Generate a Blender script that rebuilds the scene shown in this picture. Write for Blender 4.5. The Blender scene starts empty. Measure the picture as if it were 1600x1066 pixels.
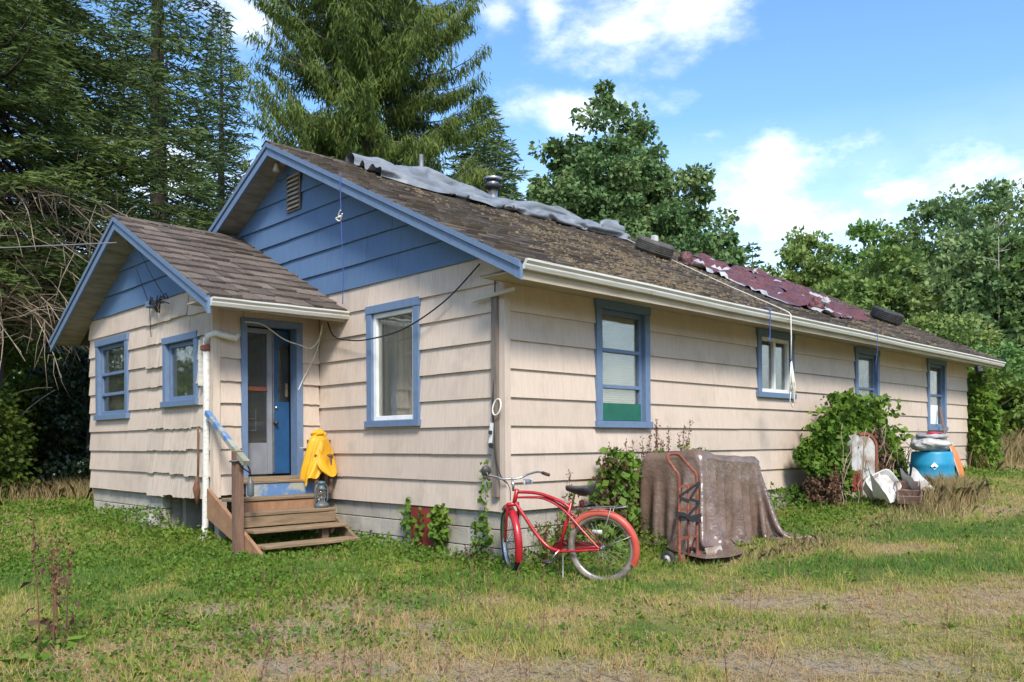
import bpy, math, random
import numpy as np
from mathutils import Vector, Matrix, noise as mnoise

R = math.radians
rng = np.random.default_rng(7)
random.seed(7)
scene = bpy.context.scene
col = scene.collection

# ------------------------------------------------------------------ camera
CAM = np.array([-6.0797, -6.3018, 1.2646])
YAW, ROLL = R(45.5666), R(-0.368)
cam = bpy.data.cameras.new('camera')
cam.sensor_width = 36.0
cam.lens = 1312.55 / 1600 * 36
cam.shift_y = (692.7 - 533) / 1600
cam.clip_start, cam.clip_end = 0.05, 2000
co = bpy.data.objects.new('camera', cam)
col.objects.link(co)
FW = Vector((math.cos(YAW), math.sin(YAW), 0)); UPV = Vector((0, 0, 1)); RT = FW.cross(UPV)
cr_, sr_ = math.cos(ROLL), math.sin(ROLL)
rt2 = RT * cr_ + UPV * sr_; up2 = UPV * cr_ - RT * sr_
m3 = Matrix((rt2, up2, -FW)).transposed().to_4x4()
m3.translation = Vector(CAM)
co.matrix_world = m3
scene.camera = co

# ------------------------------------------------------------------ world, sun, exposure
SUN_EL = R(44)
TO_SUN = Vector((-0.55, -0.835, 0)).normalized()
w = bpy.data.worlds.new('World'); scene.world = w; w.use_nodes = True
nt = w.node_tree; nt.nodes.clear()
def N(t, kind, **kw):
    n = t.nodes.new(kind)
    for k, v in kw.items():
        if k.startswith('i_'):
            n.inputs[k[2:].replace('_', ' ')].default_value = v
        else:
            setattr(n, k, v)
    return n
def math_(t, op, a, b=None, c=None):
    n = t.nodes.new('ShaderNodeMath'); n.operation = op
    for i, v in enumerate((a, b, c)):
        if v is None: continue
        if isinstance(v, (int, float)): n.inputs[i].default_value = v
        else: t.links.new(v, n.inputs[i])
    return n.outputs[0]
sky = N(nt, 'ShaderNodeTexSky', sky_type='NISHITA', sun_disc=False, sun_elevation=SUN_EL,
        sun_rotation=math.atan2(TO_SUN.x, TO_SUN.y), altitude=100, air_density=1.0, dust_density=0.6, ozone_density=1.6)
tc = N(nt, 'ShaderNodeTexCoord'); sep = N(nt, 'ShaderNodeSeparateXYZ')
nt.links.new(tc.outputs['Generated'], sep.inputs[0])
az = math_(nt, 'ARCTAN2', sep.outputs['Y'], sep.outputs['X']); el = math_(nt, 'ARCSINE', sep.outputs['Z'])
def cn(scale, detail, rough, zs):
    mp = N(nt, 'ShaderNodeMapping'); mp.inputs['Scale'].default_value = (1, 1, zs)
    nt.links.new(tc.outputs['Generated'], mp.inputs['Vector'])
    n = N(nt, 'ShaderNodeTexNoise'); n.inputs['Scale'].default_value = scale
    n.inputs['Detail'].default_value = detail; n.inputs['Roughness'].default_value = rough
    nt.links.new(mp.outputs[0], n.inputs['Vector']); return n.outputs['Fac']
n1 = cn(7.0, 10, 0.62, 2.0)
n2 = cn(1.6, 5, 0.55, 1.5)
n3 = cn(16.0, 8, 0.6, 2.4)
# broken fair-weather cloud: some banks where the photograph has them, a loose field everywhere else
banks = [(950, 90, .07, .03, .95), (850, 30, .03, .03, .8), (1080, 25, .13, .045, 1.05), (1000, 60, .12, .045, .95), (930, 180, .13, .04, .8), (1180, 310, .16, .09, 1.15), (1510, 290, .18, .06, 1.1),
         (1340, 345, .25, .055, .75), (375, 30, .07, .05, 1.0), (300, 330, .2, .12, .9), (780, 30, .04, .03, .8), (1050, 165, .05, .025, .6)]
acc = None
for px, py, sa, se, amp in banks:
    d = (rt2 * (px - 800) + up2 * (692.7 - py) + FW * 1312.55).normalized()
    a0, e0 = math.atan2(d.y, d.x), math.asin(d.z)
    da = math_(nt, 'MULTIPLY', math_(nt, 'SUBTRACT', az, a0), 1 / sa); de = math_(nt, 'MULTIPLY', math_(nt, 'SUBTRACT', el, e0), 1 / se)
    q = math_(nt, 'ADD', math_(nt, 'MULTIPLY', da, da), math_(nt, 'MULTIPLY', de, de))
    g = math_(nt, 'MULTIPLY', math_(nt, 'EXPONENT', math_(nt, 'MULTIPLY', q, -1.0)), amp)
    acc = g if acc is None else math_(nt, 'MAXIMUM', acc, g)
inview = N(nt, 'ShaderNodeMapRange'); inview.clamp = True; inview.interpolation_type = 'SMOOTHSTEP'
daz = math_(nt, 'ABSOLUTE', math_(nt, 'SUBTRACT', az, YAW)); nt.links.new(daz, inview.inputs['Value'])
inview.inputs['From Min'].default_value = 0.75; inview.inputs['From Max'].default_value = 1.2
field = math_(nt, 'MULTIPLY', math_(nt, 'MULTIPLY', n2, 1.15), inview.outputs[0])
dens = math_(nt, 'ADD', math_(nt, 'MAXIMUM', acc, field), math_(nt, 'MULTIPLY', math_(nt, 'SUBTRACT', n1, 0.50), 2.7))
cm = N(nt, 'ShaderNodeMapRange'); cm.clamp = True; cm.interpolation_type = 'SMOOTHSTEP'
nt.links.new(dens, cm.inputs['Value']); cm.inputs['From Min'].default_value = 0.42; cm.inputs['From Max'].default_value = 1.5
low = N(nt, 'ShaderNodeMapRange'); low.clamp = True; nt.links.new(el, low.inputs['Value'])
low.inputs['From Min'].default_value = 0.36; low.inputs['From Max'].default_value = 0.02; low.inputs['To Max'].default_value = 0.68
cfac = math_(nt, 'MAXIMUM', cm.outputs[0], low.outputs[0])
cc = N(nt, 'ShaderNodeMixRGB'); cc.inputs['Color1'].default_value = (4.4, 4.7, 5.2, 1); cc.inputs['Color2'].default_value = (6.2, 6.25, 6.35, 1)
cs = N(nt, 'ShaderNodeMapRange'); cs.clamp = True; nt.links.new(n3, cs.inputs['Value']); cs.inputs['From Min'].default_value = .36; cs.inputs['From Max'].default_value = .58; nt.links.new(cs.outputs[0], cc.inputs['Fac'])
mx = N(nt, 'ShaderNodeMixRGB'); nt.links.new(cc.outputs[0], mx.inputs['Color2'])
hs = N(nt, 'ShaderNodeHueSaturation'); hs.inputs['Saturation'].default_value = 1.18; hs.inputs['Value'].default_value = 1.08
nt.links.new(sky.outputs[0], hs.inputs['Color'])
nt.links.new(cfac, mx.inputs['Fac']); nt.links.new(hs.outputs[0], mx.inputs['Color1'])
bg = N(nt, 'ShaderNodeBackground'); bg.inputs['Strength'].default_value = 0.138
nt.links.new(mx.outputs[0], bg.inputs['Color'])
wo = N(nt, 'ShaderNodeOutputWorld'); nt.links.new(bg.outputs[0], wo.inputs['Surface'])

sl = bpy.data.lights.new('sun', 'SUN'); sl.energy = 2.35; sl.angle = R(14); sl.color = (1.0, 0.93, 0.82)
so = bpy.data.objects.new('sun', sl); col.objects.link(so)
sd = Vector((TO_SUN.x * math.cos(SUN_EL), TO_SUN.y * math.cos(SUN_EL), math.sin(SUN_EL)))
so.rotation_euler = sd.to_track_quat('Z', 'Y').to_euler(); so.location = (-10, -14, 20)

scene.render.engine = 'CYCLES'
scene.view_settings.view_transform = 'Standard'; scene.view_settings.look = 'None'
scene.view_settings.gamma = 1; scene.view_settings.use_curve_mapping = False
scene.view_settings.exposure = 1.02
scene.cycles.max_bounces = 6; scene.cycles.transparent_max_bounces = 12

# ------------------------------------------------------------------ materials
MATS = {}
def mat(name, c, c2=None, rough=0.6, metal=0.0, scale=6.0, stretch=(1, 1, 1), lo=0.4, hi=0.65, bump=0.0, bscale=40.0, bstretch=None,
        rnd=0.0, island=False, c3=None, scale3=2.0, lo3=0.55, hi3=0.7, trans=0.0, spec=0.5, detail=5.0, bdist=0.02, sheen=0.0):
    m = bpy.data.materials.new(name); m.use_nodes = True
    t = m.node_tree; b = t.nodes['Principled BSDF']
    b.inputs['Roughness'].default_value = rough; b.inputs['Metallic'].default_value = metal
    b.inputs['Specular IOR Level'].default_value = spec
    tcn = N(t, 'ShaderNodeTexCoord'); vec = tcn.outputs['Object']
    def noise(sc, st, det=detail):
        mp = N(t, 'ShaderNodeMapping'); mp.inputs['Scale'].default_value = st
        t.links.new(vec, mp.inputs['Vector'])
        n = N(t, 'ShaderNodeTexNoise'); n.inputs['Scale'].default_value = sc; n.inputs['Detail'].default_value = det
        n.inputs['Roughness'].default_value = 0.6
        t.links.new(mp.outputs[0], n.inputs['Vector']); return n.outputs['Fac']
    cur = N(t, 'ShaderNodeRGB'); cur.outputs[0].default_value = (*c, 1); cur = cur.outputs[0]
    def mixin(fac, colr):
        nonlocal cur
        x = N(t, 'ShaderNodeMixRGB'); x.inputs['Color2'].default_value = (*colr, 1)
        t.links.new(fac, x.inputs['Fac']); t.links.new(cur, x.inputs['Color1']); cur = x.outputs[0]
    def ramp(f, a, bb):
        r_ = N(t, 'ShaderNodeMapRange'); r_.clamp = True; t.links.new(f, r_.inputs['Value'])
        r_.inputs['From Min'].default_value = a; r_.inputs['From Max'].default_value = bb; return r_.outputs[0]
    if c2: mixin(ramp(noise(scale, stretch), lo, hi), c2)
    if c3: mixin(ramp(noise(scale3, (1, 1, 1)), lo3, hi3), c3)
    if rnd:
        src = N(t, 'ShaderNodeObjectInfo').outputs['Random']
        if island: src = math_(t, 'FRACT', math_(t, 'ADD', src, N(t, 'ShaderNodeNewGeometry').outputs['Random Per Island']))
        h = N(t, 'ShaderNodeHueSaturation'); t.links.new(cur, h.inputs['Color'])
        t.links.new(math_(t, 'MULTIPLY_ADD', src, 2 * rnd, 1 - rnd), h.inputs['Value'])
        cur = h.outputs[0]
    t.links.new(cur, b.inputs['Base Color'])
    if bump:
        bn = N(t, 'ShaderNodeBump'); bn.inputs['Strength'].default_value = bump; bn.inputs['Distance'].default_value = bdist
        t.links.new(noise(bscale, bstretch or stretch, 4), bn.inputs['Height']); t.links.new(bn.outputs[0], b.inputs['Normal'])
    if trans:
        out = t.nodes['Material Output']; tr = N(t, 'ShaderNodeBsdfTranslucent'); t.links.new(cur, tr.inputs['Color'])
        ms = N(t, 'ShaderNodeMixShader'); ms.inputs[0].default_value = trans
        t.links.new(b.outputs[0], ms.inputs[1]); t.links.new(tr.outputs[0], ms.inputs[2]); t.links.new(ms.outputs[0], out.inputs['Surface'])
    MATS[name] = m
    return m
def leafmat(name, cols, rough=0.55, trans=0.3, spec=0.2, patch=1.2, rw=0.42):
    """foliage: every leaf takes its own tone out of cols"""
    m = bpy.data.materials.new(name); m.use_nodes = True; t = m.node_tree; b = t.nodes['Principled BSDF']
    g = N(t, 'ShaderNodeNewGeometry'); r_ = N(t, 'ShaderNodeValToRGB')
    tcn = N(t, 'ShaderNodeTexCoord'); nz = N(t, 'ShaderNodeTexNoise'); nz.inputs['Scale'].default_value = patch; nz.inputs['Detail'].default_value = 3
    t.links.new(tcn.outputs['Object'], nz.inputs['Vector'])
    f = math_(t, 'ADD', math_(t, 'MULTIPLY', g.outputs['Random Per Island'], rw), math_(t, 'MULTIPLY', math_(t, 'SUBTRACT', nz.outputs['Fac'], 0.3), 1.35))
    t.links.new(f, r_.inputs['Fac'])
    e = r_.color_ramp.elements
    while len(e) < len(cols): e.new(0.5)
    for i, c in enumerate(cols): e[i].position = i / (len(cols) - 1); e[i].color = (*c, 1)
    t.links.new(r_.outputs[0], b.inputs['Base Color']); b.inputs['Roughness'].default_value = rough; b.inputs['Specular IOR Level'].default_value = spec
    out = t.nodes['Material Output']; tr = N(t, 'ShaderNodeBsdfTranslucent'); t.links.new(r_.outputs[0], tr.inputs['Color'])
    ms = N(t, 'ShaderNodeMixShader'); ms.inputs[0].default_value = trans
    t.links.new(b.outputs[0], ms.inputs[1]); t.links.new(tr.outputs[0], ms.inputs[2]); t.links.new(ms.outputs[0], out.inputs['Surface'])
    MATS[name] = m; return m
def tintmat(name, cols, rough=0.7, trans=0.25):
    """grass: colour of each blade from its own dryness value"""
    m = bpy.data.materials.new(name); m.use_nodes = True; t = m.node_tree; b = t.nodes['Principled BSDF']
    a = N(t, 'ShaderNodeAttribute', attribute_name='dryness'); g = N(t, 'ShaderNodeNewGeometry')
    f = math_(t, 'ADD', a.outputs['Fac'], math_(t, 'MULTIPLY_ADD', g.outputs['Random Per Island'], 0.3, -0.15))
    r_ = N(t, 'ShaderNodeValToRGB'); t.links.new(f, r_.inputs['Fac']); e = r_.color_ramp.elements
    while len(e) < len(cols): e.new(0.5)
    for i, c in enumerate(cols): e[i].position = i / (len(cols) - 1); e[i].color = (*c, 1)
    t.links.new(r_.outputs[0], b.inputs['Base Color']); b.inputs['Roughness'].default_value = rough; b.inputs['Specular IOR Level'].default_value = 0.25
    out = t.nodes['Material Output']; tr = N(t, 'ShaderNodeBsdfTranslucent'); t.links.new(r_.outputs[0], tr.inputs['Color'])
    ms = N(t, 'ShaderNodeMixShader'); ms.inputs[0].default_value = trans
    t.links.new(b.outputs[0], ms.inputs[1]); t.links.new(tr.outputs[0], ms.inputs[2]); t.links.new(ms.outputs[0], out.inputs['Surface'])
    MATS[name] = m; return m
def glassmat(name, dirt=0.06, dirtcol=(0.4, 0.4, 0.38)):
    m = bpy.data.materials.new(name); m.use_nodes = True; t = m.node_tree; t.nodes.clear()
    tr = N(t, 'ShaderNodeBsdfTransparent'); tr.inputs['Color'].default_value = (0.95, 0.97, 0.95, 1)
    gl = N(t, 'ShaderNodeBsdfGlossy'); gl.inputs['Roughness'].default_value = 0.03
    df = N(t, 'ShaderNodeBsdfDiffuse'); df.inputs['Color'].default_value = (*dirtcol, 1)
    fr = N(t, 'ShaderNodeFresnel'); fr.inputs['IOR'].default_value = 1.5
    nz = N(t, 'ShaderNodeTexNoise'); nz.inputs['Scale'].default_value = 2.5; tcn = N(t, 'ShaderNodeTexCoord'); t.links.new(tcn.outputs['Object'], nz.inputs['Vector'])
    bn = N(t, 'ShaderNodeBump'); bn.inputs['Strength'].default_value = 0.06; bn.inputs['Distance'].default_value = 0.05; t.links.new(nz.outputs['Fac'], bn.inputs['Height']); t.links.new(bn.outputs[0], gl.inputs['Normal'])
    m1 = N(t, 'ShaderNodeMixShader'); t.links.new(math_(t, 'MULTIPLY', nz.outputs['Fac'], dirt * 2), m1.inputs[0]); t.links.new(tr.outputs[0], m1.inputs[1]); t.links.new(df.outputs[0], m1.inputs[2])
    m2 = N(t, 'ShaderNodeMixShader'); t.links.new(math_(t, 'MULTIPLY_ADD', fr.outputs[0], 0.6, 0.0), m2.inputs[0]); t.links.new(m1.outputs[0], m2.inputs[1]); t.links.new(gl.outputs[0], m2.inputs[2])
    o = N(t, 'ShaderNodeOutputMaterial'); t.links.new(m2.outputs[0], o.inputs['Surface'])
    MATS[name] = m; return m

mat('cream', (0.60, 0.492, 0.405), (0.49, 0.392, 0.315), rough=0.75, scale=1.0, stretch=(38, 38, 1.2), lo=0.45, hi=0.85, bump=0.5, bscale=1.0, bstretch=(75, 75, 1.0), bdist=0.012,
    rnd=0.085, c3=(0.44, 0.365, 0.295), scale3=2.3, lo3=0.52, hi3=0.80)
mat('cream_worn', (0.59, 0.49, 0.395), (0.32, 0.275, 0.23), rough=0.8, scale=1.0, stretch=(24, 24, 1.0), lo=0.5, hi=0.82, bump=0.7, bscale=1.0, bstretch=(60, 60, 1.0), bdist=0.015, rnd=0.07,
    c3=(0.42, 0.34, 0.28), scale3=1.6, lo3=0.5, hi3=0.8)
mat('blue_siding', (0.10, 0.18, 0.315), (0.075, 0.14, 0.25), rough=0.7, scale=1.0, stretch=(38, 38, 1.2), lo=0.45, hi=0.85, bump=0.5, bscale=1.0, bstretch=(75, 75, 1.0), bdist=0.012, rnd=0.06)
mat('blue_trim', (0.135, 0.205, 0.325), (0.105, 0.16, 0.26), rough=0.6, scale=3, stretch=(6, 6, 3), lo=0.45, hi=0.8, c3=(0.2, 0.24, 0.32), scale3=14, lo3=0.66, hi3=0.75, bump=0.15, bscale=30, rnd=0.05)
mat('door_blue', (0.018, 0.085, 0.21), (0.013, 0.06, 0.15), rough=0.5, scale=3, bump=0.1)
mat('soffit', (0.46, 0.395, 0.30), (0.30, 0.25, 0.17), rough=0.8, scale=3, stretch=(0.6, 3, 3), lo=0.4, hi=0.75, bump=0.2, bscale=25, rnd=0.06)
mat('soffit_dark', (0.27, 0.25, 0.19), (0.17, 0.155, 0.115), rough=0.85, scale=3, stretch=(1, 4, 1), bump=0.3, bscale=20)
mat('gutter_white', (0.66, 0.65, 0.60), (0.44, 0.40, 0.33), rough=0.45, scale=5, stretch=(0.4, 6, 6), lo=0.5, hi=0.75, c3=(0.28, 0.2, 0.13), scale3=3.5, lo3=0.66, hi3=0.78)
mat('vinyl_white', (0.8, 0.8, 0.79), (0.7, 0.7, 0.68), rough=0.35, scale=5)
mat('concrete', (0.47, 0.43, 0.365), (0.31, 0.285, 0.245), rough=0.9, scale=4, lo=0.4, hi=0.75, bump=0.5, bscale=50, rnd=0.1, c3=(0.45, 0.44, 0.42), scale3=3, lo3=0.55, hi3=0.75)
mat('mortar', (0.5, 0.46, 0.4), (0.3, 0.28, 0.26), rough=0.95, scale=8, bump=0.4)
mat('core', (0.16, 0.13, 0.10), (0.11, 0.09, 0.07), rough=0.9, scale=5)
mat('inner', (0.22, 0.20, 0.18), (0.15, 0.14, 0.12), rough=0.9, scale=3)
mat('shake', (0.175, 0.136, 0.11), (0.095, 0.077, 0.065), rough=0.9, scale=3, stretch=(30, 4, 4), lo=0.35, hi=0.7, bump=0.8, bscale=60, bstretch=(4, 0.6, 1), rnd=0.42, island=True,
    c3=(0.19, 0.155, 0.125), scale3=2.2, lo3=0.5, hi3=0.75, bdist=0.02)
mat('shake_mossy', (0.16, 0.132, 0.112), (0.085, 0.073, 0.064), rough=0.95, scale=3, stretch=(30, 4, 4), lo=0.35, hi=0.7, bump=0.8, bscale=60, bstretch=(4, 0.6, 1), rnd=0.42, island=True,
    c3=(0.15, 0.11, 0.068), scale3=2.6, lo3=0.46, hi3=0.66)
mat('moss', (0.17, 0.125, 0.072), (0.10, 0.078, 0.045), rough=1.0, scale=9, bump=0.8, bscale=60, rnd=0.35, island=True)
mat('deck', (0.09, 0.075, 0.06), rough=0.95)
mat('grey_tarp', (0.24, 0.262, 0.29), (0.135, 0.15, 0.17), rough=0.5, scale=4, stretch=(.5, 2, 1), lo=0.35, hi=0.7, bump=0.35, bscale=9, bdist=.04, c3=(0.2, 0.2, 0.19), scale3=5, lo3=0.6, hi3=0.8)
mat('maroon_tarp', (0.145, 0.052, 0.053), (0.085, 0.033, 0.035), rough=0.5, scale=3, bump=0.8, bscale=9, bstretch=(1, 2.5, 1), bdist=.04, c3=(.19, .10, .095), scale3=3, lo3=.58, hi3=.75)
mat('white_fold', (0.46, 0.46, 0.465), (0.28, 0.28, 0.29), rough=0.5, scale=4, bump=0.3, bscale=15)
mat('brown_tarp', (0.18, 0.12, 0.094), (0.125, 0.085, 0.066), rough=0.26, scale=3, lo=0.4, hi=0.7, bump=0.6, bscale=6, bdist=0.04, c3=(0.235, 0.165, 0.13), scale3=4, lo3=0.5, hi3=0.75, spec=0.8)
mat('rubber', (0.025, 0.025, 0.026), (0.05, 0.048, 0.045), rough=0.75, scale=12, bump=0.2)
mat('old_rubber', (0.10, 0.095, 0.085), (0.055, 0.05, 0.046), rough=0.9, scale=10, lo=0.35, hi=0.65, bump=0.3)
mat('tread_pale', (0.30, 0.25, 0.2), (0.16, 0.13, 0.1), rough=0.85, scale=14)
mat('chrome', (0.62, 0.62, 0.61), (0.42, 0.38, 0.34), rough=0.25, metal=0.9, scale=12, lo=0.5, hi=0.75)
mat('dull_metal', (0.35, 0.35, 0.34), (0.22, 0.2, 0.18), rough=0.45, metal=0.7, scale=10)
mat('black_metal', (0.03, 0.03, 0.032), (0.06, 0.055, 0.05), rough=0.5, scale=10)
mat('bike_red', (0.46, 0.018, 0.028), (0.36, 0.015, 0.022), rough=0.28, scale=8, c3=(0.48, 0.10, 0.07), scale3=9, lo3=0.6, hi3=0.8, spec=0.6)
mat('fender_faded', (0.55, 0.11, 0.07), (0.48, 0.06, 0.045), rough=0.42, scale=4, lo=0.4, hi=0.65)
mat('dark_red', (0.16, 0.016, 0.018), (0.1, 0.014, 0.014), rough=0.4, scale=8)
mat('vinyl_black', (0.022, 0.024, 0.028), (0.05, 0.05, 0.055), rough=0.35, scale=10)
mat('grip_brown', (0.07, 0.04, 0.032), rough=0.7)
mat('orange', (0.7, 0.22, 0.02), (0.55, 0.16, 0.02), rough=0.45, scale=6)
mat('rust_red', (0.25, 0.07, 0.038), (0.16, 0.055, 0.033), rough=0.8, scale=8, lo=0.4, hi=0.65, bump=0.3, bscale=60, c3=(0.3, 0.12, 0.07), scale3=15, lo3=0.55, hi3=0.7)
mat('strap', (0.022, 0.02, 0.024), rough=0.7)
mat('yellow', (0.76, 0.40, 0.012), (0.62, 0.31, 0.01), rough=0.5, scale=4, bump=0.12, bscale=10, spec=0.55)
mat('lantern_blue', (0.10, 0.16, 0.19), (0.16, 0.10, 0.07), rough=0.5, metal=0.3, scale=14, lo=0.5, hi=0.65)
mat('wood_step', (0.30, 0.21, 0.125), (0.17, 0.115, 0.07), rough=0.85, scale=2, stretch=(1.5, 14, 14), lo=0.35, hi=0.7, bump=0.5, bscale=5, bstretch=(1.5, 25, 25), rnd=0.12)
mat('wood_orange', (0.36, 0.20, 0.11), (0.25, 0.13, 0.07), rough=0.8, scale=3, stretch=(6, 2, 2), lo=0.35, hi=0.7, bump=0.3, bscale=20)
mat('wood_post', (0.22, 0.125, 0.085), (0.13, 0.08, 0.055), rough=0.85, scale=3, stretch=(14, 14, 1.5), bump=0.5, bscale=12, bstretch=(4, 4, 0.6))
mat('rail_blue', (0.10, 0.21, 0.42), (0.34, 0.35, 0.30), rough=0.7, scale=5, lo=0.5, hi=0.6, bump=0.3, bscale=20)
mat('rail_grey', (0.33, 0.32, 0.26), (0.17, 0.19, 0.1), rough=0.85, scale=7, bump=0.3)
mat('wood_grey', (0.23, 0.185, 0.15), (0.14, 0.115, 0.095), rough=0.9, scale=3, stretch=(12, 12, 1), bump=0.5, bscale=10, bstretch=(5, 5, 0.5))
mat('wood_brown', (0.17, 0.09, 0.05), (0.1, 0.055, 0.032), rough=0.7, scale=6)
mat('pale_stick', (0.5, 0.45, 0.34), rough=0.8)
mat('wire_black', (0.02, 0.02, 0.022), rough=0.6)
mat('wire_grey', (0.17, 0.175, 0.18), rough=0.6)
mat('wire_white', (0.72, 0.70, 0.62), (0.58, 0.55, 0.47), rough=0.7, scale=20)
mat('cord_blue', (0.05, 0.09, 0.32), rough=0.6)
mat('red_panel', (0.27, 0.035, 0.032), (0.2, 0.03, 0.03), rough=0.7, scale=5)
mat('storm_grey', (0.23, 0.245, 0.28), (0.18, 0.19, 0.215), rough=0.5, scale=4)
mat('curtain', (0.5, 0.45, 0.38), (0.38, 0.34, 0.28), rough=0.9, scale=2, stretch=(14, 14, 0.6), trans=0.2)
mat('lace', (0.85, 0.85, 0.83), (0.45, 0.46, 0.46), rough=0.9, scale=9, lo=0.42, hi=0.6, trans=0.2)
mat('blind', (0.86, 0.84, 0.74), (0.78, 0.76, 0.66), rough=0.6, scale=4, trans=0.15)
mat('green_panel', (0.012, 0.13, 0.085), (0.01, 0.10, 0.065), rough=0.6, scale=6)
mat('paper', (0.8, 0.82, 0.84), (0.7, 0.72, 0.74), rough=0.8, scale=4)
mat('barrel_blue', (0.015, 0.235, 0.42), (0.02, 0.29, 0.46), rough=0.42, scale=3, c3=(0.06, 0.30, 0.44), scale3=6, lo3=0.55, hi3=0.8)
mat('junk_white', (0.56, 0.55, 0.52), (0.30, 0.27, 0.235), rough=0.5, scale=4, lo=0.5, hi=0.72, c3=(0.3, 0.22, 0.16), scale3=7, lo3=0.64, hi3=0.75)
mat('enamel', (0.50, 0.50, 0.475), (0.26, 0.19, 0.14), rough=0.5, scale=5, lo=0.42, hi=0.62, c3=(0.28, 0.13, 0.08), scale3=3, lo3=0.58, hi3=0.72)
mat('plastic_bag', (0.58, 0.56, 0.54), (0.42, 0.40, 0.38), rough=0.45, scale=4, bump=0.8, bscale=14)
mat('bag_red', (0.55, 0.03, 0.06), rough=0.5)
mat('crate_brown', (0.17, 0.095, 0.07), (0.24, 0.17, 0.14), rough=0.7, scale=8)
mat('rock', (0.36, 0.34, 0.32), (0.22, 0.21, 0.19), rough=0.9, scale=8, bump=0.5)
mat('bark', (0.095, 0.075, 0.06), (0.045, 0.037, 0.03), rough=0.95, scale=5, stretch=(6, 6, 1), bump=0.6, bscale=8, bstretch=(5, 5, 0.8))
mat('bark_grey', (0.19, 0.175, 0.16), (0.1, 0.09, 0.08), rough=0.95, scale=5, stretch=(6, 6, 1), bump=0.5, bscale=8)
mat('twig', (0.34, 0.27, 0.19), (0.22, 0.17, 0.12), rough=0.9, scale=8)
mat('pale_wood', (0.42, 0.4, 0.34), (0.3, 0.27, 0.22), rough=0.9, scale=5)
mat('rust_seed', (0.19, 0.085, 0.045), (0.12, 0.058, 0.035), rough=0.9, scale=20, rnd=0.3, island=True)
mat('dead_leaf', (0.15, 0.085, 0.05), (0.09, 0.052, 0.032), rough=0.9, scale=10, rnd=0.35, island=True, trans=0.15)
glassmat('glass'); glassmat('dirty_glass', 0.25)
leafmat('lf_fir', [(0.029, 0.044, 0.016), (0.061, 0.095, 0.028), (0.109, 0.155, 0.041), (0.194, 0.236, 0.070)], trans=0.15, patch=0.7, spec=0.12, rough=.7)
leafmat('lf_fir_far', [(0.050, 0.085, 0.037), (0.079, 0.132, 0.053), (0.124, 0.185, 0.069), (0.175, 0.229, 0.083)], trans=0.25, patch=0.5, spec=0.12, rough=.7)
leafmat('lf_cedar', [(0.045, 0.075, 0.021), (0.092, 0.143, 0.033), (0.149, 0.197, 0.045), (0.246, 0.245, 0.065)], trans=0.25, patch=0.45, spec=0.12, rough=.7, rw=.28)
leafmat('lf_maple', [(0.044, 0.094, 0.036), (0.102, 0.189, 0.068), (0.178, 0.260, 0.096), (0.291, 0.320, 0.121)], trans=0.25, spec=0.15, rough=0.6, patch=0.6)
leafmat('lf_right1', [(0.086, 0.160, 0.040), (0.152, 0.245, 0.061), (0.239, 0.319, 0.088), (0.325, 0.384, 0.132)], patch=0.4)
leafmat('lf_right2', [(0.064, 0.144, 0.047), (0.130, 0.254, 0.069), (0.225, 0.355, 0.095), (0.324, 0.442, 0.125)], patch=0.4)
leafmat('lf_right3', [(0.096, 0.174, 0.066), (0.164, 0.261, 0.098), (0.242, 0.325, 0.130), (0.310, 0.379, 0.164)], patch=0.4)
leafmat('lf_shrub', [(0.051, 0.095, 0.019), (0.107, 0.173, 0.029), (0.198, 0.259, 0.040), (0.324, 0.329, 0.055)], patch=0.8)
leafmat('lf_holly', [(0.013, 0.029, 0.013), (0.023, 0.052, 0.021), (0.039, 0.078, 0.029), (0.058, 0.104, 0.039)], rough=0.3, spec=0.6, trans=0.08)
leafmat('lf_vine', [(0.062, 0.128, 0.018), (0.103, 0.195, 0.026), (0.159, 0.255, 0.036), (0.235, 0.309, 0.054)], patch=2.0)
leafmat('lf_clover', [(0.052, 0.117, 0.016), (0.091, 0.182, 0.023), (0.150, 0.234, 0.031), (0.260, 0.286, 0.046)], patch=0.9)
tintmat('grass_blades', [(0.09, 0.205, 0.035), (0.22, 0.29, 0.05), (0.40, 0.37, 0.085), (0.50, 0.38, 0.16), (0.46, 0.30, 0.175)])
mat('seed_stem', (0.20, 0.10, 0.06), (0.13, 0.07, 0.045), rough=0.9, scale=20)
tintmat('dry_blades', [(0.15, 0.17, 0.045), (0.32, 0.26, 0.11), (0.46, 0.35, 0.18), (0.38, 0.26, 0.15)])

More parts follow.
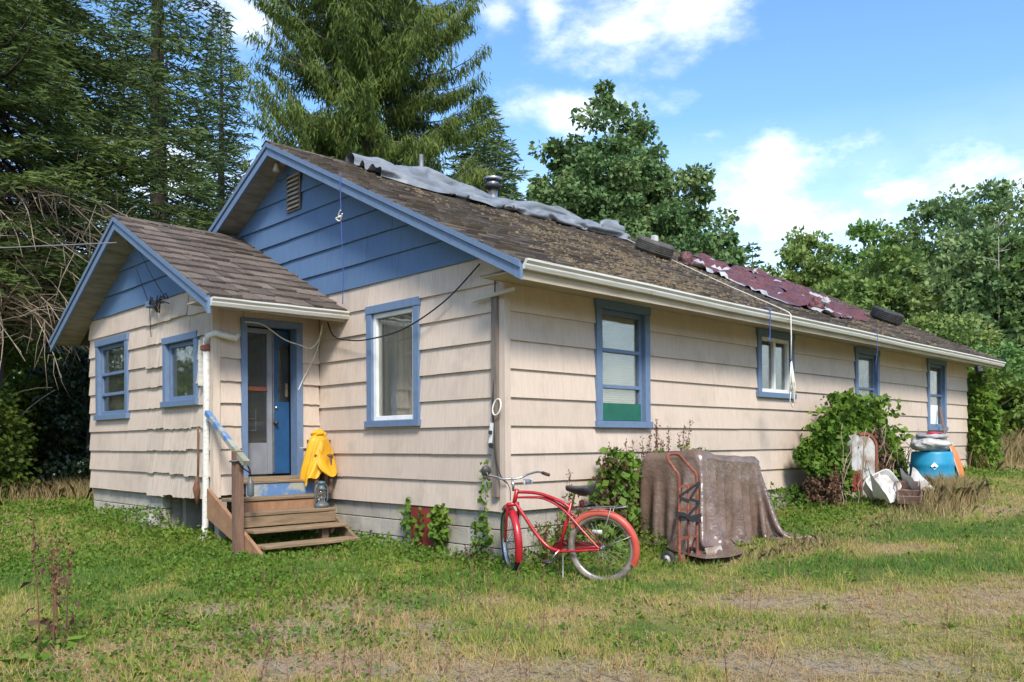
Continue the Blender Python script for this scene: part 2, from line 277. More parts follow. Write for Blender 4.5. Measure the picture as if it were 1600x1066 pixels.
# ------------------------------------------------------------------ mesh helpers
class MB:
    def __init__(s): s.v = []; s.f = []
    def add(s, v, f):
        o = len(s.v); s.v += [tuple(p) for p in v]; s.f += [tuple(i + o for i in q) for q in f]; return s
    def box(s, a, b):
        x0, y0, z0 = (min(p, q) for p, q in zip(a, b)); x1, y1, z1 = (max(p, q) for p, q in zip(a, b))
        return s.add([(x0, y0, z0), (x1, y0, z0), (x1, y1, z0), (x0, y1, z0), (x0, y0, z1), (x1, y0, z1), (x1, y1, z1), (x0, y1, z1)],
                     [(3, 2, 1, 0), (4, 5, 6, 7), (0, 1, 5, 4), (1, 2, 6, 5), (2, 3, 7, 6), (3, 0, 4, 7)])
    def bbox(s, a, b, r=0.006):
        """box with chamfered edges"""
        x0, y0, z0 = (min(p, q) for p, q in zip(a, b)); x1, y1, z1 = (max(p, q) for p, q in zip(a, b))
        r = min(r, (x1 - x0) * .4, (y1 - y0) * .4, (z1 - z0) * .4)
        V = []
        for z, i in ((z0, r), (z0 + r, 0), (z1 - r, 0), (z1, r)):
            V += [(x0 + i + (r if not i else 0) * 0, y0 + i, z), (x1 - i, y0 + i, z), (x1 - i, y1 - i, z), (x0 + i, y1 - i, z)]
        F = [(3, 2, 1, 0), (12, 13, 14, 15)]
        for k in range(3):
            for j in range(4): F.append((k * 4 + j, k * 4 + (j + 1) % 4, k * 4 + 4 + (j + 1) % 4, k * 4 + 4 + j))
        return s.add(V, F)
    def bar(s, p, q, w_, h_, up=(0, 0, 1)):
        p, q = Vector(p), Vector(q); d = (q - p).normalized(); u = Vector(up); sdir = d.cross(u).normalized(); u = sdir.cross(d)
        V = [c + sdir * (a * w_ / 2) + u * (b * h_ / 2) for c in (p, q) for a, b in ((-1, -1), (1, -1), (1, 1), (-1, 1))]
        return s.add(V, [(3, 2, 1, 0), (4, 5, 6, 7), (0, 1, 5, 4), (1, 2, 6, 5), (2, 3, 7, 6), (3, 0, 4, 7)])
    def tube(s, pts, r, n=8, closed=False, cap=True):
        P = [Vector(p) for p in pts]; m = len(P)
        rs = r if isinstance(r, (list, tuple)) else [r] * m
        V = []; ref = None
        for i, p in enumerate(P):
            d = (P[(i + 1) % m] - P[i - 1]) if closed else (P[min(i + 1, m - 1)] - P[max(i - 1, 0)])
            d = d.normalized() if d.length > 1e-9 else Vector((0, 0, 1))
            if ref is None: ref = d.orthogonal().normalized()
            ref = (ref - d * ref.dot(d)); ref = ref.normalized() if ref.length > 1e-6 else d.orthogonal().normalized()
            b = d.cross(ref)
            V += [p + (ref * math.cos(2 * math.pi * j / n) + b * math.sin(2 * math.pi * j / n)) * rs[i] for j in range(n)]
        F = []
        for i in range(m if closed else m - 1):
            a, c = i * n, ((i + 1) % m) * n
            F += [(a + j, a + (j + 1) % n, c + (j + 1) % n, c + j) for j in range(n)]
        if cap and not closed: F += [tuple(reversed(range(n))), tuple(range((m - 1) * n, m * n))]
        return s.add(V, F)
    def lathe(s, prof, n=24, center=(0, 0, 0), axis='z'):
        V = []
        for r, z in prof:
            for j in range(n):
                a = 2 * math.pi * j / n; x, y = r * math.cos(a), r * math.sin(a)
                p = (x, y, z) if axis == 'z' else ((x, z, y) if axis == 'y' else (z, x, y))
                V.append(tuple(c + d for c, d in zip(center, p)))
        F = [(i * n + j, i * n + (j + 1) % n, (i + 1) * n + (j + 1) % n, (i + 1) * n + j) for i in range(len(prof) - 1) for j in range(n)]
        return s.add(V, F)
    def prism(s, poly, ext):
        """poly: list of 3d points, ext: extrusion vector"""
        n = len(poly); V = [Vector(p) for p in poly]; V2 = [p + Vector(ext) for p in V]
        return s.add(V + V2, [tuple(range(n)), tuple(reversed(range(n, 2 * n)))] + [(i, i + n, (i + 1) % n + n, (i + 1) % n) for i in range(n)])
    def grid(s, fn, nu, nv, wrap=False):
        V = [fn(i / (nu if wrap else nu - 1), j / (nv - 1)) for j in range(nv) for i in range(nu)]
        F = [(j * nu + i, j * nu + (i + 1) % nu, (j + 1) * nu + (i + 1) % nu, (j + 1) * nu + i) for j in range(nv - 1) for i in range(nu if wrap else nu - 1)]
        return s.add(V, F)
    def xf(s, M4): s.v = [tuple(M4 @ Vector(p)) for p in s.v]; return s
    def build(s, name, m, parent=None, smooth=False):
        me = bpy.data.meshes.new(name); me.from_pydata(s.v, [], s.f); me.update()
        if m: me.materials.append(MATS[m])
        if smooth:
            me.polygons.foreach_set('use_smooth', [True] * len(me.polygons))
            if smooth == 'angle': me.set_sharp_from_angle(angle=R(40))
        o = bpy.data.objects.new(name, me); col.objects.link(o); o.parent = parent
        return o
def tag(o, label=None, cat=None, group=None, kind=None):
    if label: o['label'] = label
    if cat: o['category'] = cat
    if group: o['group'] = group
    if kind: o['kind'] = kind
    return o
def thing(name, label, cat, loc=(0, 0, 0), group=None):
    o = bpy.data.objects.new(name, None); col.objects.link(o); o.location = loc; o.empty_display_size = 0.2
    return tag(o, label, cat, group)
def keep(o, parent):
    """parent without moving: parts are written in world coordinates"""
    o.parent = parent; o.matrix_parent_inverse = Matrix.Translation(parent.location).inverted(); return o
def part(mb, name, m, parent, smooth=False):
    o = mb.build(name, m, None, smooth); p = parent; loc = Vector((0, 0, 0))
    o.parent = parent
    q = parent
    while q is not None and q.type != 'EMPTY': q = q.parent
    if q is not None and parent.type == 'EMPTY': o.matrix_parent_inverse = Matrix.Translation(q.location).inverted()
    return o
def polys(name, P, m, parent=None, attr=None, smooth=False):
    """P (M,k,3): M loose polygons of k corners as one mesh"""
    M_, k = P.shape[:2]; me = bpy.data.meshes.new(name)
    me.vertices.add(M_ * k); me.vertices.foreach_set('co', P.astype(np.float32).ravel())
    me.loops.add(M_ * k); me.loops.foreach_set('vertex_index', np.arange(M_ * k, dtype=np.int32))
    me.polygons.add(M_); me.polygons.foreach_set('loop_start', np.arange(0, M_ * k, k, dtype=np.int32))
    me.update(calc_edges=True)
    me.materials.append(MATS[m])
    if attr is not None:
        a = me.attributes.new('dryness', 'FLOAT', 'POINT'); a.data.foreach_set('value', np.repeat(attr, k).astype(np.float32))
    o = bpy.data.objects.new(name, me); col.objects.link(o)
    if parent is not None:
        o.parent = parent
        if parent.type == 'EMPTY': o.matrix_parent_inverse = Matrix.Translation(parent.location).inverted()
    return o
def unit(a): return a / np.maximum(np.linalg.norm(a, axis=-1, keepdims=True), 1e-9)
def rdir(n): return unit(rng.normal(size=(n, 3)))
def leaves(P, size, tipdir=None, spread=0.8, aspect=0.62, fold=0.15, jit=0.35):
    """diamond leaves at points P, tips along tipdir with scatter"""
    n = len(P); d = rdir(n) if tipdir is None else unit(tipdir + rng.normal(size=(n, 3)) * spread)
    s_ = unit(np.cross(d, rdir(n))); nn = np.cross(d, s_)
    L = (size * (1 + rng.uniform(-jit, jit, n)))[:, None]; W = L * aspect * 0.5
    mid = P + d * L * 0.45 - nn * L * fold
    return np.stack([P, mid + s_ * W, P + d * L, mid - s_ * W], 1)
def vnoise(x, y, seed=0):
    xi, yi = np.floor(x).astype(int), np.floor(y).astype(int); xf, yf = x - xi, y - yi
    def h(a, b):
        v = np.sin(a * 127.1 + b * 311.7 + seed * 74.7) * 43758.5453; return v - np.floor(v)
    u, v = xf * xf * (3 - 2 * xf), yf * yf * (3 - 2 * yf)
    return (h(xi, yi) * (1 - u) + h(xi + 1, yi) * u) * (1 - v) + (h(xi, yi + 1) * (1 - u) + h(xi + 1, yi + 1) * u) * v
def fbm(x, y, seed=0): return (vnoise(x, y, seed) + 0.5 * vnoise(x * 2.1, y * 2.1, seed + 1) + 0.25 * vnoise(x * 4.3, y * 4.3, seed + 2)) / 1.75
def nz3(p, s=1.0): return mnoise.noise(Vector(p) * s)

def drape(P, rx, ry, collide, steps=160, iters=6, grav=.0018, damp=.96, bend=.2, fric=0.0):
    """position based cloth: P (nu,nv,3) start, rx/ry rest spacing along both axes, collide(flat points) -> corrected points, contact mask"""
    P = P.astype(float).copy(); V = np.zeros_like(P); RX = np.broadcast_to(np.asarray(rx, float), P.shape[:2])[..., None]; RD = np.sqrt(RX ** 2 + ry ** 2)
    def con(A, B, r, k):
        d = B - A; l = np.linalg.norm(d, axis=-1, keepdims=True); c = d * ((l - r) / np.maximum(l, 1e-9)) * .5 * k; A += c; B -= c
    for _ in range(steps):
        Q = P.copy(); V[..., 2] -= grav; P += V
        for it in range(iters):
            for o in (0, 1):
                n = len(P[o + 1::2]); con(P[o:-1:2][:n], P[o + 1::2], RX[o:-1:2][:n], 1)
                n = P[:, o + 1::2].shape[1]; con(P[:, o:-1:2][:, :n], P[:, o + 1::2], ry, 1)
            for o in (0, 1):
                n = len(P[o + 1::2]); A = P[o:-1:2][:n]; B = P[o + 1::2]; r_ = RD[o:-1:2][:n]; con(A[:, :-1], B[:, 1:], r_[:, 1:], .35); con(A[:, 1:], B[:, :-1], r_[:, 1:], .35)
            for o in (0, 1, 2, 3):
                B = P[o + 2::4]; con(P[o::4][:len(B)], B, 2 * RX[o::4][:len(B)], bend); B = P[:, o + 2::4]; con(P[:, o::4][:, :B.shape[1]], B, 2 * ry, bend)
            F, hit = collide(P.reshape(-1, 3)); P = F.reshape(P.shape)
        if fric:
            h_ = hit.reshape(P.shape[:2]); P[h_, :2] = Q[h_, :2] * fric + P[h_, :2] * (1 - fric)
        V = (P - Q) * damp; V[hit.reshape(P.shape[:2])] *= .35
    return P
def cloth_obj(P, name, m_, parent, keepq=None, alt=None, m2=None):
    nu, nv = P.shape[:2]; ok = np.ones((nu - 1, nv - 1), bool) if keepq is None else keepq
    I = np.arange(nu * nv).reshape(nu, nv); F = np.stack([I[:-1, :-1], I[1:, :-1], I[1:, 1:], I[:-1, 1:]], -1)[ok]; used = np.unique(F); mp = -np.ones(nu * nv, int); mp[used] = np.arange(len(used))
    mb = MB(); mb.v = [tuple(p) for p in P.reshape(-1, 3)[used]]; mb.f = [tuple(f) for f in mp[F].tolist()]; o = part(mb, name, m_, parent, True)
    if m2: o.data.materials.append(MATS[m2]); o.data.polygons.foreach_set('material_index', alt[ok].astype(np.int32))
    return o
# ------------------------------------------------------------------ ground
def sp(t): return 0.5 * (t + np.sqrt(t * t + 0.25))
def gz(x, y):
    x = np.asarray(x, float); y = np.asarray(y, float)
    z = 0.046 * sp(np.minimum(x, 13) - 0.8) + 0.085 * np.clip(sp(x - 14.5), 0, 26) + 0.028 * np.clip(sp(y - 0.4), 0, 9) - 0.02 * np.clip(sp(-(x + y) / 1.4 - 1), 0, 12) - 0.03
    z = z + 0.035 * (fbm(x * 0.9, y * 0.9, 3) - 0.5) + 0.02 * (vnoise(x * 3, y * 3, 9) - 0.5)
    z = z + 0.20 * np.exp(-((x - 7.3) / 1.7) ** 2 - ((y + 1.2) / .9) ** 2)
    return z
def gz1(x, y): return float(gz(np.array([x]), np.array([y]))[0])
BARE = [(-2.3, -.52, .55, .42), (-2.95, -.85, .5, .42), (-2.5, -1.32, .5, .38), (-3.05, .07, .35, .3), (-3.34, -1.83, .5, .3), (-2.42, -2.98, .6, .25), (-1.19, -4.04, .9, .3), (-2.9, -2.6, .5, .25), (.3, -2.9, .6, .25), (2.2, -5.0, .9, .35)]
GREEN = [(2.63, -3.43, 1.8, .7), (-1.86, -.79, .4, .3), (.05, -1.97, .4, .3), (-1.2, -2.6, .35, .25), (5.5, -3.2, 2.5, .8), (-3.6, 1.6, 1.5, 1.2), (-2.4, 2.4, 1.5, 1.0), (4.2, -2.3, 1.2, .5)]
DIRT = [(-2.6, 8.0, 1.3, .8)]
def blobs(x, y, L):
    v = np.zeros_like(x)
    # each patch is stretched along the camera-right direction (1,-1)
    for cx, cy, a, b in L:
        u = ((x - cx) - (y - cy)) / 1.414; t = ((x - cx) + (y - cy)) / 1.414
        v = np.maximum(v, np.exp(-(u / a) ** 2 - (t / b) ** 2))
    return v
def walldist(x, y):
    """distance in front of the house walls (0 at the wall)"""
    dx = np.maximum(np.maximum(0 - x, x - 14.4), 0); dy = np.maximum(np.maximum(0 - y, y - 8.5), 0); d1 = np.hypot(dx, dy)
    dx = np.maximum(np.maximum(-1.484 - x, x - 0), 0); dy = np.maximum(np.maximum(3.577 - y, y - 8.02), 0)
    return np.minimum(d1, np.hypot(dx, dy))
def dryness(x, y):
    d = 0.41 + 0.95 * (fbm(x * 0.75 + y * .2, y * 0.75, 21) - 0.42) + 0.75 * (fbm(x * 2.6, y * 2.6, 5) - 0.5) + 0.5 * (fbm(x * 8.5, y * 8.5, 6) - 0.5)
    d += 0.22 * np.clip((-(x + y) / 1.4 - 2.2) / 2.5, 0, 1)
    d = d - 0.5 * blobs(x, y, GREEN) + 0.35 * blobs(x, y, BARE) + 0.3 * blobs(x, y, DIRT)
    d -= 0.35 * np.exp(-walldist(x, y) / 1.1)
    return np.clip(d, 0, 1)
gx = np.concatenate([np.linspace(-160, -14, 20), np.linspace(-13, 20, 140), np.linspace(21, 240, 40)])
gy = np.concatenate([np.linspace(-160, -14, 20), np.linspace(-13, 20, 140), np.linspace(21, 240, 40)])
GX, GY = np.meshgrid(gx, gy); GZ = gz(GX, GY); nx = len(gx)
me = bpy.data.meshes.new('ground')
idx = np.arange(GX.size).reshape(GX.shape)
quads = np.stack([idx[:-1, :-1], idx[:-1, 1:], idx[1:, 1:], idx[1:, :-1]], -1).reshape(-1, 4)
me.vertices.add(GX.size); me.vertices.foreach_set('co', np.stack([GX, GY, GZ], -1).astype(np.float32).ravel())
me.loops.add(quads.size); me.loops.foreach_set('vertex_index', quads.astype(np.int32).ravel())
me.polygons.add(len(quads)); me.polygons.foreach_set('loop_start', np.arange(0, quads.size, 4, dtype=np.int32)); me.update(calc_edges=True)
me.polygons.foreach_set('use_smooth', [True] * len(quads))
a = me.attributes.new('dryness', 'FLOAT', 'POINT'); a.data.foreach_set('value', dryness(GX, GY).astype(np.float32).ravel())
a = me.attributes.new('bare', 'FLOAT', 'POINT'); a.data.foreach_set('value', np.maximum(blobs(GX, GY, BARE), blobs(GX, GY, DIRT)).astype(np.float32).ravel())
gm = bpy.data.materials.new('ground_soil'); gm.use_nodes = True; t = gm.node_tree; b = t.nodes['Principled BSDF']
at = N(t, 'ShaderNodeAttribute', attribute_name='dryness'); ab = N(t, 'ShaderNodeAttribute', attribute_name='bare'); tcn = N(t, 'ShaderNodeTexCoord')
nz_ = N(t, 'ShaderNodeTexNoise'); nz_.inputs['Scale'].default_value = 9; nz_.inputs['Detail'].default_value = 8; nz_.inputs['Roughness'].default_value = .7; t.links.new(tcn.outputs['Object'], nz_.inputs['Vector'])
nf = N(t, 'ShaderNodeTexNoise'); nf.inputs['Scale'].default_value = 70; nf.inputs['Detail'].default_value = 4; t.links.new(tcn.outputs['Object'], nf.inputs['Vector'])
r_ = N(t, 'ShaderNodeValToRGB'); e = r_.color_ramp.elements
for c, p in (((0.11, 0.15, 0.04), 0), ((0.21, 0.21, 0.065), .35), ((0.35, 0.28, 0.14), .65), ((0.40, 0.30, 0.19), 1)):
    q = e[0] if p == 0 else (e[-1] if p == 1 else e.new(p)); q.position = p; q.color = (*c, 1)
t.links.new(math_(t, 'ADD', at.outputs['Fac'], math_(t, 'MULTIPLY_ADD', nz_.outputs['Fac'], 0.9, -0.45)), r_.inputs['Fac'])
x1 = N(t, 'ShaderNodeMixRGB'); x1.inputs['Color2'].default_value = (0.36, 0.31, 0.25, 1); t.links.new(r_.outputs[0], x1.inputs['Color1'])
t.links.new(math_(t, 'MULTIPLY', ab.outputs['Fac'], math_(t, 'MULTIPLY_ADD', nz_.outputs['Fac'], 3.2, -1.1)), x1.inputs['Fac'])
x2 = N(t, 'ShaderNodeMixRGB', blend_type='MULTIPLY'); x2.inputs['Fac'].default_value = 0.6
cr2 = N(t, 'ShaderNodeMapRange'); t.links.new(nf.outputs['Fac'], cr2.inputs['Value']); cr2.inputs['From Min'].default_value = .3; cr2.inputs['From Max'].default_value = .7; cr2.inputs['To Min'].default_value = .35; cr2.inputs['To Max'].default_value = 1.25
t.links.new(x1.outputs[0], x2.inputs['Color1']); t.links.new(cr2.outputs[0], x2.inputs['Color2'])
t.links.new(x2.outputs[0], b.inputs['Base Color']); b.inputs['Roughness'].default_value = .95; b.inputs['Specular IOR Level'].default_value = .1
bn = N(t, 'ShaderNodeBump'); bn.inputs['Strength'].default_value = .8; bn.inputs['Distance'].default_value = .03; t.links.new(nf.outputs['Fac'], bn.inputs['Height']); t.links.new(bn.outputs[0], b.inputs['Normal'])
me.materials.append(gm)
go = bpy.data.objects.new('ground', me); col.objects.link(go); go['kind'] = 'structure'

# ------------------------------------------------------------------ house
S0, E = 0.55, 0.30
L, W, PD, PY0, PY1 = 14.4, 8.57, 1.484, 3.577, 8.017
RY, RZ, MS, OV, EO = 4.285, 5.43, 0.49, 0.38, 0.60       # main ridge, top height, slope, rake and eave overhang
PRY, PRZ, PMS, POV, PEO = 5.797, 4.435, 0.502, 0.39, 0.66
house = thing('house', 'cream sided house with blue gables, trim and a mossy shake roof', 'house', (7, 4, 0))
zt = lambda y: RZ - MS * abs(y - RY)
zp = lambda y: PRZ - PMS * abs(y - PRY)
WALLS = {'long': lambda s, z, o: (s, -o, z), 'gable': lambda s, z, o: (-o, s, z), 'pfront': lambda s, z, o: (-PD - o, s, z), 'pside': lambda s, z, o: (s, PY0 - o, z)}
OPEN = {'long': [(1.47, 2.44, 1.47, 2.91), (5.15, 6.19, 1.95, 2.9), (8.5, 9.45, 1.5, 2.88), (11.93, 12.92, 1.5, 2.91)],
        'gable': [(1.42, 2.40, 1.50, 2.94)], 'pfront': [(6.34, 7.60, 1.69, 2.87), (4.0, 5.0, 1.80, 2.67)], 'pside': [(-1.09, -0.36, 0.86, 2.80)]}
def clip(poly, a, b, c):
    """keep a*s+b*z<=c"""
    out = []
    for i in range(len(poly)):
        p, q = poly[i], poly[(i + 1) % len(poly)]; dp, dq = a * p[0] + b * p[1] - c, a * q[0] + b * q[1] - c
        if dp <= 0: out.append(p)
        if dp * dq < 0: t_ = dp / (dp - dq); out.append((p[0] + (q[0] - p[0]) * t_, p[1] + (q[1] - p[1]) * t_))
    return out
def cut(s0, s1, z0, z1, ops):
    """rectangle minus openings -> rectangles"""
    rects = [(s0, s1, z0, z1)]
    for a, b, c, d in ops:
        nr = []
        for r0, r1, q0, q1 in rects:
            if b <= r0 or a >= r1 or d <= q0 or c >= q1: nr.append((r0, r1, q0, q1)); continue
            if r0 < a: nr.append((r0, a, q0, q1))
            if r1 > b: nr.append((b, r1, q0, q1))
            m0, m1 = max(r0, a), min(r1, b)
            if q0 < c: nr.append((m0, m1, q0, c))
            if q1 > d: nr.append((m0, m1, d, q1))
        rects = nr
    return rects
def wall_core(wn, s0, s1, z0, z1, halves=()):
    mb = MB(); f = WALLS[wn]
    for r in cut(s0, s1, z0, z1, OPEN[wn]):
        pl = [(r[0], r[2]), (r[1], r[2]), (r[1], r[3]), (r[0], r[3])]
        for h in halves: pl = clip(pl, *h) if len(pl) > 2 else pl
        if len(pl) > 2: mb.prism([f(s, z, -0.12) for s, z in pl], Vector(f(0, 0, -0.006)) - Vector(f(0, 0, -0.12)))
    return part(mb, 'wall', 'core', house)
boards = []
def siding(wn, parent, s0, s1, zlist, m, halves=(), lens=(0.9, 1.7), ragged=0.003, thick=0.026):
    f = WALLS[wn]; pad = [(a - .015, b + .015, c - .015, d + .015) for a, b, c, d in OPEN[wn]]
    for k in range(len(zlist) - 1):
        z0, z1 = zlist[k], zlist[k + 1]
        for r0, r1, q0, q1 in cut(s0, s1, z0, z1, pad):
            s = r0
            while s < r1 - 0.01:
                e_ = min(r1, s + random.uniform(*lens))
                if r1 - e_ < 0.18: e_ = r1
                dz = random.uniform(-ragged, ragged) if q0 == z0 else 0
                pl = [(s + .002, q0 + dz), (e_ - .002, q0 + dz + random.uniform(-ragged, ragged) * .4), (e_ - .002, q1 + 0.012), (s + .002, q1 + 0.012)]
                if ragged > 0.008:   # split shakes with a chewed lower edge
                    n_ = max(2, int((e_ - s) / .06)); pl = [(s + .0012 + (e_ - s - .0024) * i / n_, q0 + dz + random.uniform(-ragged, ragged) * .5) for i in range(n_ + 1)] + pl[2:]
                for h in halves: pl = clip(pl, *h) if len(pl) > 2 else pl
                if len(pl) > 2:
                    n = len(pl); kick = random.uniform(0, ragged)
                    off = lambda z: 0.004 + (thick + kick) * max(0.0, 1 - (z - z0) / (z1 - z0 + 0.012)) + kick * .3
                    V = [f(p[0], p[1], -0.004) for p in pl] + [f(p[0], p[1], off(p[1])) for p in pl]
                    F = [tuple(range(n)), tuple(reversed(range(n, 2 * n)))] + [(i, i + n, (i + 1) % n + n, (i + 1) % n) for i in range(n)]
                    part(MB().add(V, F), 'siding_board', m, parent)
                s = e_
# gable wall under the main rakes: z <= zt(y)-0.12
gh = [(-MS, 1, RZ - MS * RY - 0.10), (MS, 1, RZ + MS * RY - 0.10)]
w_g = wall_core('gable', 0.12, W - 0.12, S0, 5.5, gh)
zl = [S0 + E * i for i in range(10)]
siding('gable', w_g, 0.05, PY0 + 0.02, zl, 'cream', gh, lens=(1.0, 1.9))
siding('gable', w_g, 0.05, W, [S0 + E * i for i in range(9, 18)], 'blue_siding', gh, lens=(1.6, 2.6))
w_l = wall_core('long', 0.0, L, S0, 3.05)
siding('long', w_l, 0.05, L - .05, zl[:8] + [2.95], 'cream', lens=(1.4, 2.6))
ph = [(-PMS, 1, PRZ - PMS * PRY - 0.09), (PMS, 1, PRZ + PMS * PRY - 0.09)]
w_p = wall_core('pfront', PY0 + .12, PY1, 0.60, 4.4, ph)
pl_ = [0.605 + 0.2925 * i for i in range(10)]
siding('pfront', w_p, 5.62, PY1 - .03, pl_[:9] + [3.24], 'cream', ph, lens=(1.1, 1.8))
siding('pfront', w_p, PY0 + .05, 5.62, [0.59, 0.885, 1.205, 1.485, 1.77, 2.05, 2.34, 2.64, 2.93, 3.24], 'cream_worn', ph, lens=(0.22, 0.75), ragged=0.016, thick=0.032)
siding('pfront', w_p, PY0, PY1, [3.24, 3.54, 3.84, 4.14, 4.44], 'blue_siding', ph, lens=(1.5, 2.4))
w_s = wall_core('pside', -PD, -0.0, 0.62, 2.98)
siding('pside', w_s, -PD + .05, -0.03, [0.65, .92, 1.23, 1.51, 1.79, 2.05, 2.35, 2.63, 2.97], 'cream', lens=(0.3, 0.8), ragged=0.012)
mb = MB(); mb.box((-0.0, W - .12, S0), (L, W, 3.05)); part(mb, 'wall', 'cream', house)
mb = MB(); mb.prism([(L - .12, .12, S0), (L - .12, W - .12, S0), (L - .12, W - .12, 3.1), (L - .12, RY, 5.2), (L - .12, .12, 3.1)], (.12, 0, 0)); part(mb, 'wall', 'cream', house)
mb = MB(); mb.box((-PD, PY1 - .12, 0.6), (-0.01, PY1 - .001, 3.05)); part(mb, 'wall', 'cream', house)
# interior floors, partitions
mb = MB(); mb.box((0.01, .14, S0 + .02), (L - .14, W - .14, S0 + .12)); mb.box((-PD + .13, PY0 + .13, .72), (-.02, PY1 - .13, .80)); part(mb, 'floor', 'inner', house)
mb = MB(); mb.box((0.2, 3.3, S0 + .13), (L - .2, 3.4, 2.98)); mb.box((4.0, .13, S0 + .13), (4.1, 3.29, 2.98)); mb.box((0.01, .14, 2.985), (L - .14, W - .14, 3.03)); part(mb, 'partition', 'inner', house)
mb = MB(); mb.box((-PD + .14, PY0 + .9, .81), (-.3, PY0 + .95, 2.9)); part(mb, 'partition', 'inner', house)
# corner trims
for a_, b_ in (((-.036, -.036, S0 - .01), (.048, -.004, 2.944)), ((-.036, -.0035, S0 - .01), (-.004, .048, 3.09)), ((-PD - .04, PY0 - .04, .62), (-PD + .055, PY0 - .004, 2.96)), ((-PD - .038, PY0 - .0035, .66), (-PD - .004, PY0 + .05, 2.96))):
    part(MB().bbox(a_, b_, .004), 'corner_trim', 'cream_worn' if a_[0] < -1 else 'cream', house)
# --- foundation of concrete blocks
fnd = part(MB().box((.10, .10, -.3), (L - .1, W - .1, S0 - .02)).box((-PD + .1, 5.3, -.3), (-.0, PY1 - .1, .58)), 'foundation', 'mortar', house)
def blocks(f, s0, s1, z1, rows, jog=.0):
    for r in range(rows):
        z = z1 - .2 * (r + 1); s = s0 - (.2 if (r + jog) % 2 else 0)
        while s < s1:
            a_, b_ = max(s, s0), min(s + .4, s1)
            if b_ - a_ > .05:
                o_ = random.uniform(0, .004); p, q = f(a_ + .005, z + .005, -.09), f(b_ - .005, z + .195, .012 + o_)
                part(MB().bbox(p, q, .005), 'concrete_block', 'concrete', fnd)
            s += .4
fg = lambda s, z, o: (.03 - o, s, z); fl = lambda s, z, o: (s, .03 - o, z); fp = lambda s, z, o: (-PD + .05 - o, s, z)
blocks(fg, 0.03, PY0 + .3, S0, 3); blocks(fl, 0.03, 9.0, S0, 3, 1); blocks(fp, 5.25, PY1 - .02, .595, 3)
part(MB().box((-PD + .3, 5.13, -.2), (-.2, 5.24, .59)), 'foundation_pier', 'concrete', house)
# --- windows
def wbox(mb, f, s0, s1, z0, z1, o0, o1, r=.004): return mb.bbox(f(s0, z0, o0), f(s1, z1, o1), r)
def window(wn, s0, s1, z0, z1, style, rails=(), inner=None, tw=.10):
    f = WALLS[wn]; mb = MB()
    wbox(mb, f, s0 - .03, s0 + tw - .03, z0 + .05, z1 - tw + .03, -.05, .05); wbox(mb, f, s1 - tw + .03, s1 + .03, z0 + .05, z1 - tw + .03, -.05, .05)
    wbox(mb, f, s0 - .04, s1 + .04, z1 - tw + .031, z1 + .03, -.05, .058)
    win = part(mb, 'window', 'blue_trim', house)
    part(wbox(MB(), f, s0 - .05, s1 + .05, z0 - .03, z0 + .049, -.05, .075), 'sill', 'blue_trim', win)
    a_, b_, c_, d_ = s0 + tw - .028, s1 - tw + .028, z0 + .052, z1 - tw + .028
    sw = .055; sm = 'vinyl_white' if style in ('vinyl', 'slider') else 'blue_trim'
    mb = MB(); oo = (-.05, -.005) if style not in ('vinyl', 'slider') else (-.05, .012)
    wbox(mb, f, a_, a_ + sw, c_, d_, *oo); wbox(mb, f, b_ - sw, b_, c_, d_, *oo); wbox(mb, f, a_ + sw + .001, b_ - sw - .001, c_, c_ + sw, *oo); wbox(mb, f, a_ + sw + .001, b_ - sw - .001, d_ - sw, d_, *oo)
    part(mb, 'sash', sm, win)
    for rz in rails: part(wbox(MB(), f, a_ + sw + .002, b_ - sw - .002, rz - .022, rz + .022, -.045, .008), 'rail', sm, win)
    if style == 'slider':
        m_ = (a_ + b_) / 2; part(wbox(MB(), f, m_ - .03, m_ + .03, c_ + sw + .001, d_ - sw - .001, -.045, .01), 'mullion', sm, win)
        cells = [(a_ + sw, m_ - .03, c_ + sw, d_ - sw), (m_ + .03, b_ - sw, c_ + sw, d_ - sw)]
    else:
        zz = [c_ + sw] + sorted(rails) + [d_ - sw]; cells = [(a_ + sw, b_ - sw, zz[i] + (.022 if i else 0), zz[i + 1] - (.022 if i < len(zz) - 2 else 0)) for i in range(len(zz) - 1)]
    for i, c in enumerate(cells):
        part(MB().box(f(c[0] - .004, c[2] - .004, -.032 - .002 * i), f(c[1] + .004, c[3] + .004, -.027 - .002 * i)), 'pane', 'dirty_glass' if inner == 'lace' else 'glass', win)
    if inner == 'blind':
        z = d_ - .02
        while z > c_ + .02:
            p = [f(a_ + .01, z, -.072), f(b_ - .01, z, -.072), f(b_ - .01, z - .018, -.054), f(a_ + .01, z - .018, -.054)]
            part(MB().prism(p, Vector(f(0, 0.0015, 0)) - Vector(f(0, 0, 0))), 'blind_slat', 'blind', win); z -= .026
        part(MB().box(f(a_, c_, -.079), f(b_, d_, -.076)), 'curtain', 'blind', win)
    elif inner in ('curtain', 'lace'):
        def fn(u, v):
            s = a_ + (b_ - a_) * u; return f(s, c_ + (d_ - c_) * v, -.085 + .018 * math.sin(u * 38 + math.sin(v * 3)) + .01 * math.sin(u * 91))
        part(MB().grid(fn, 60, 8), 'curtain', inner, win, True)
    return win
G = OPEN
w1 = window('long', *G['long'][0], 'sash', (1.93, 2.36), 'blind')
part(MB().box((1.58, -.005, 1.53), (2.33, .004, 1.735)), 'green_panel', 'green_panel', w1)
window('long', *G['long'][1], 'slider')
window('long', *G['long'][2], 'sash', (2.2,), 'lace')
w4 = window('long', *G['long'][3], 'sash', (2.2,), 'curtain')
part(MB().box((12.12, .018, 1.6), (12.62, .024, 2.0)), 'paper_sheet', 'paper', w4)
window('gable', *G['gable'][0], 'vinyl', (), 'curtain')
window('pfront', *G['pfront'][0], 'sash', (2.05, 2.36), None)
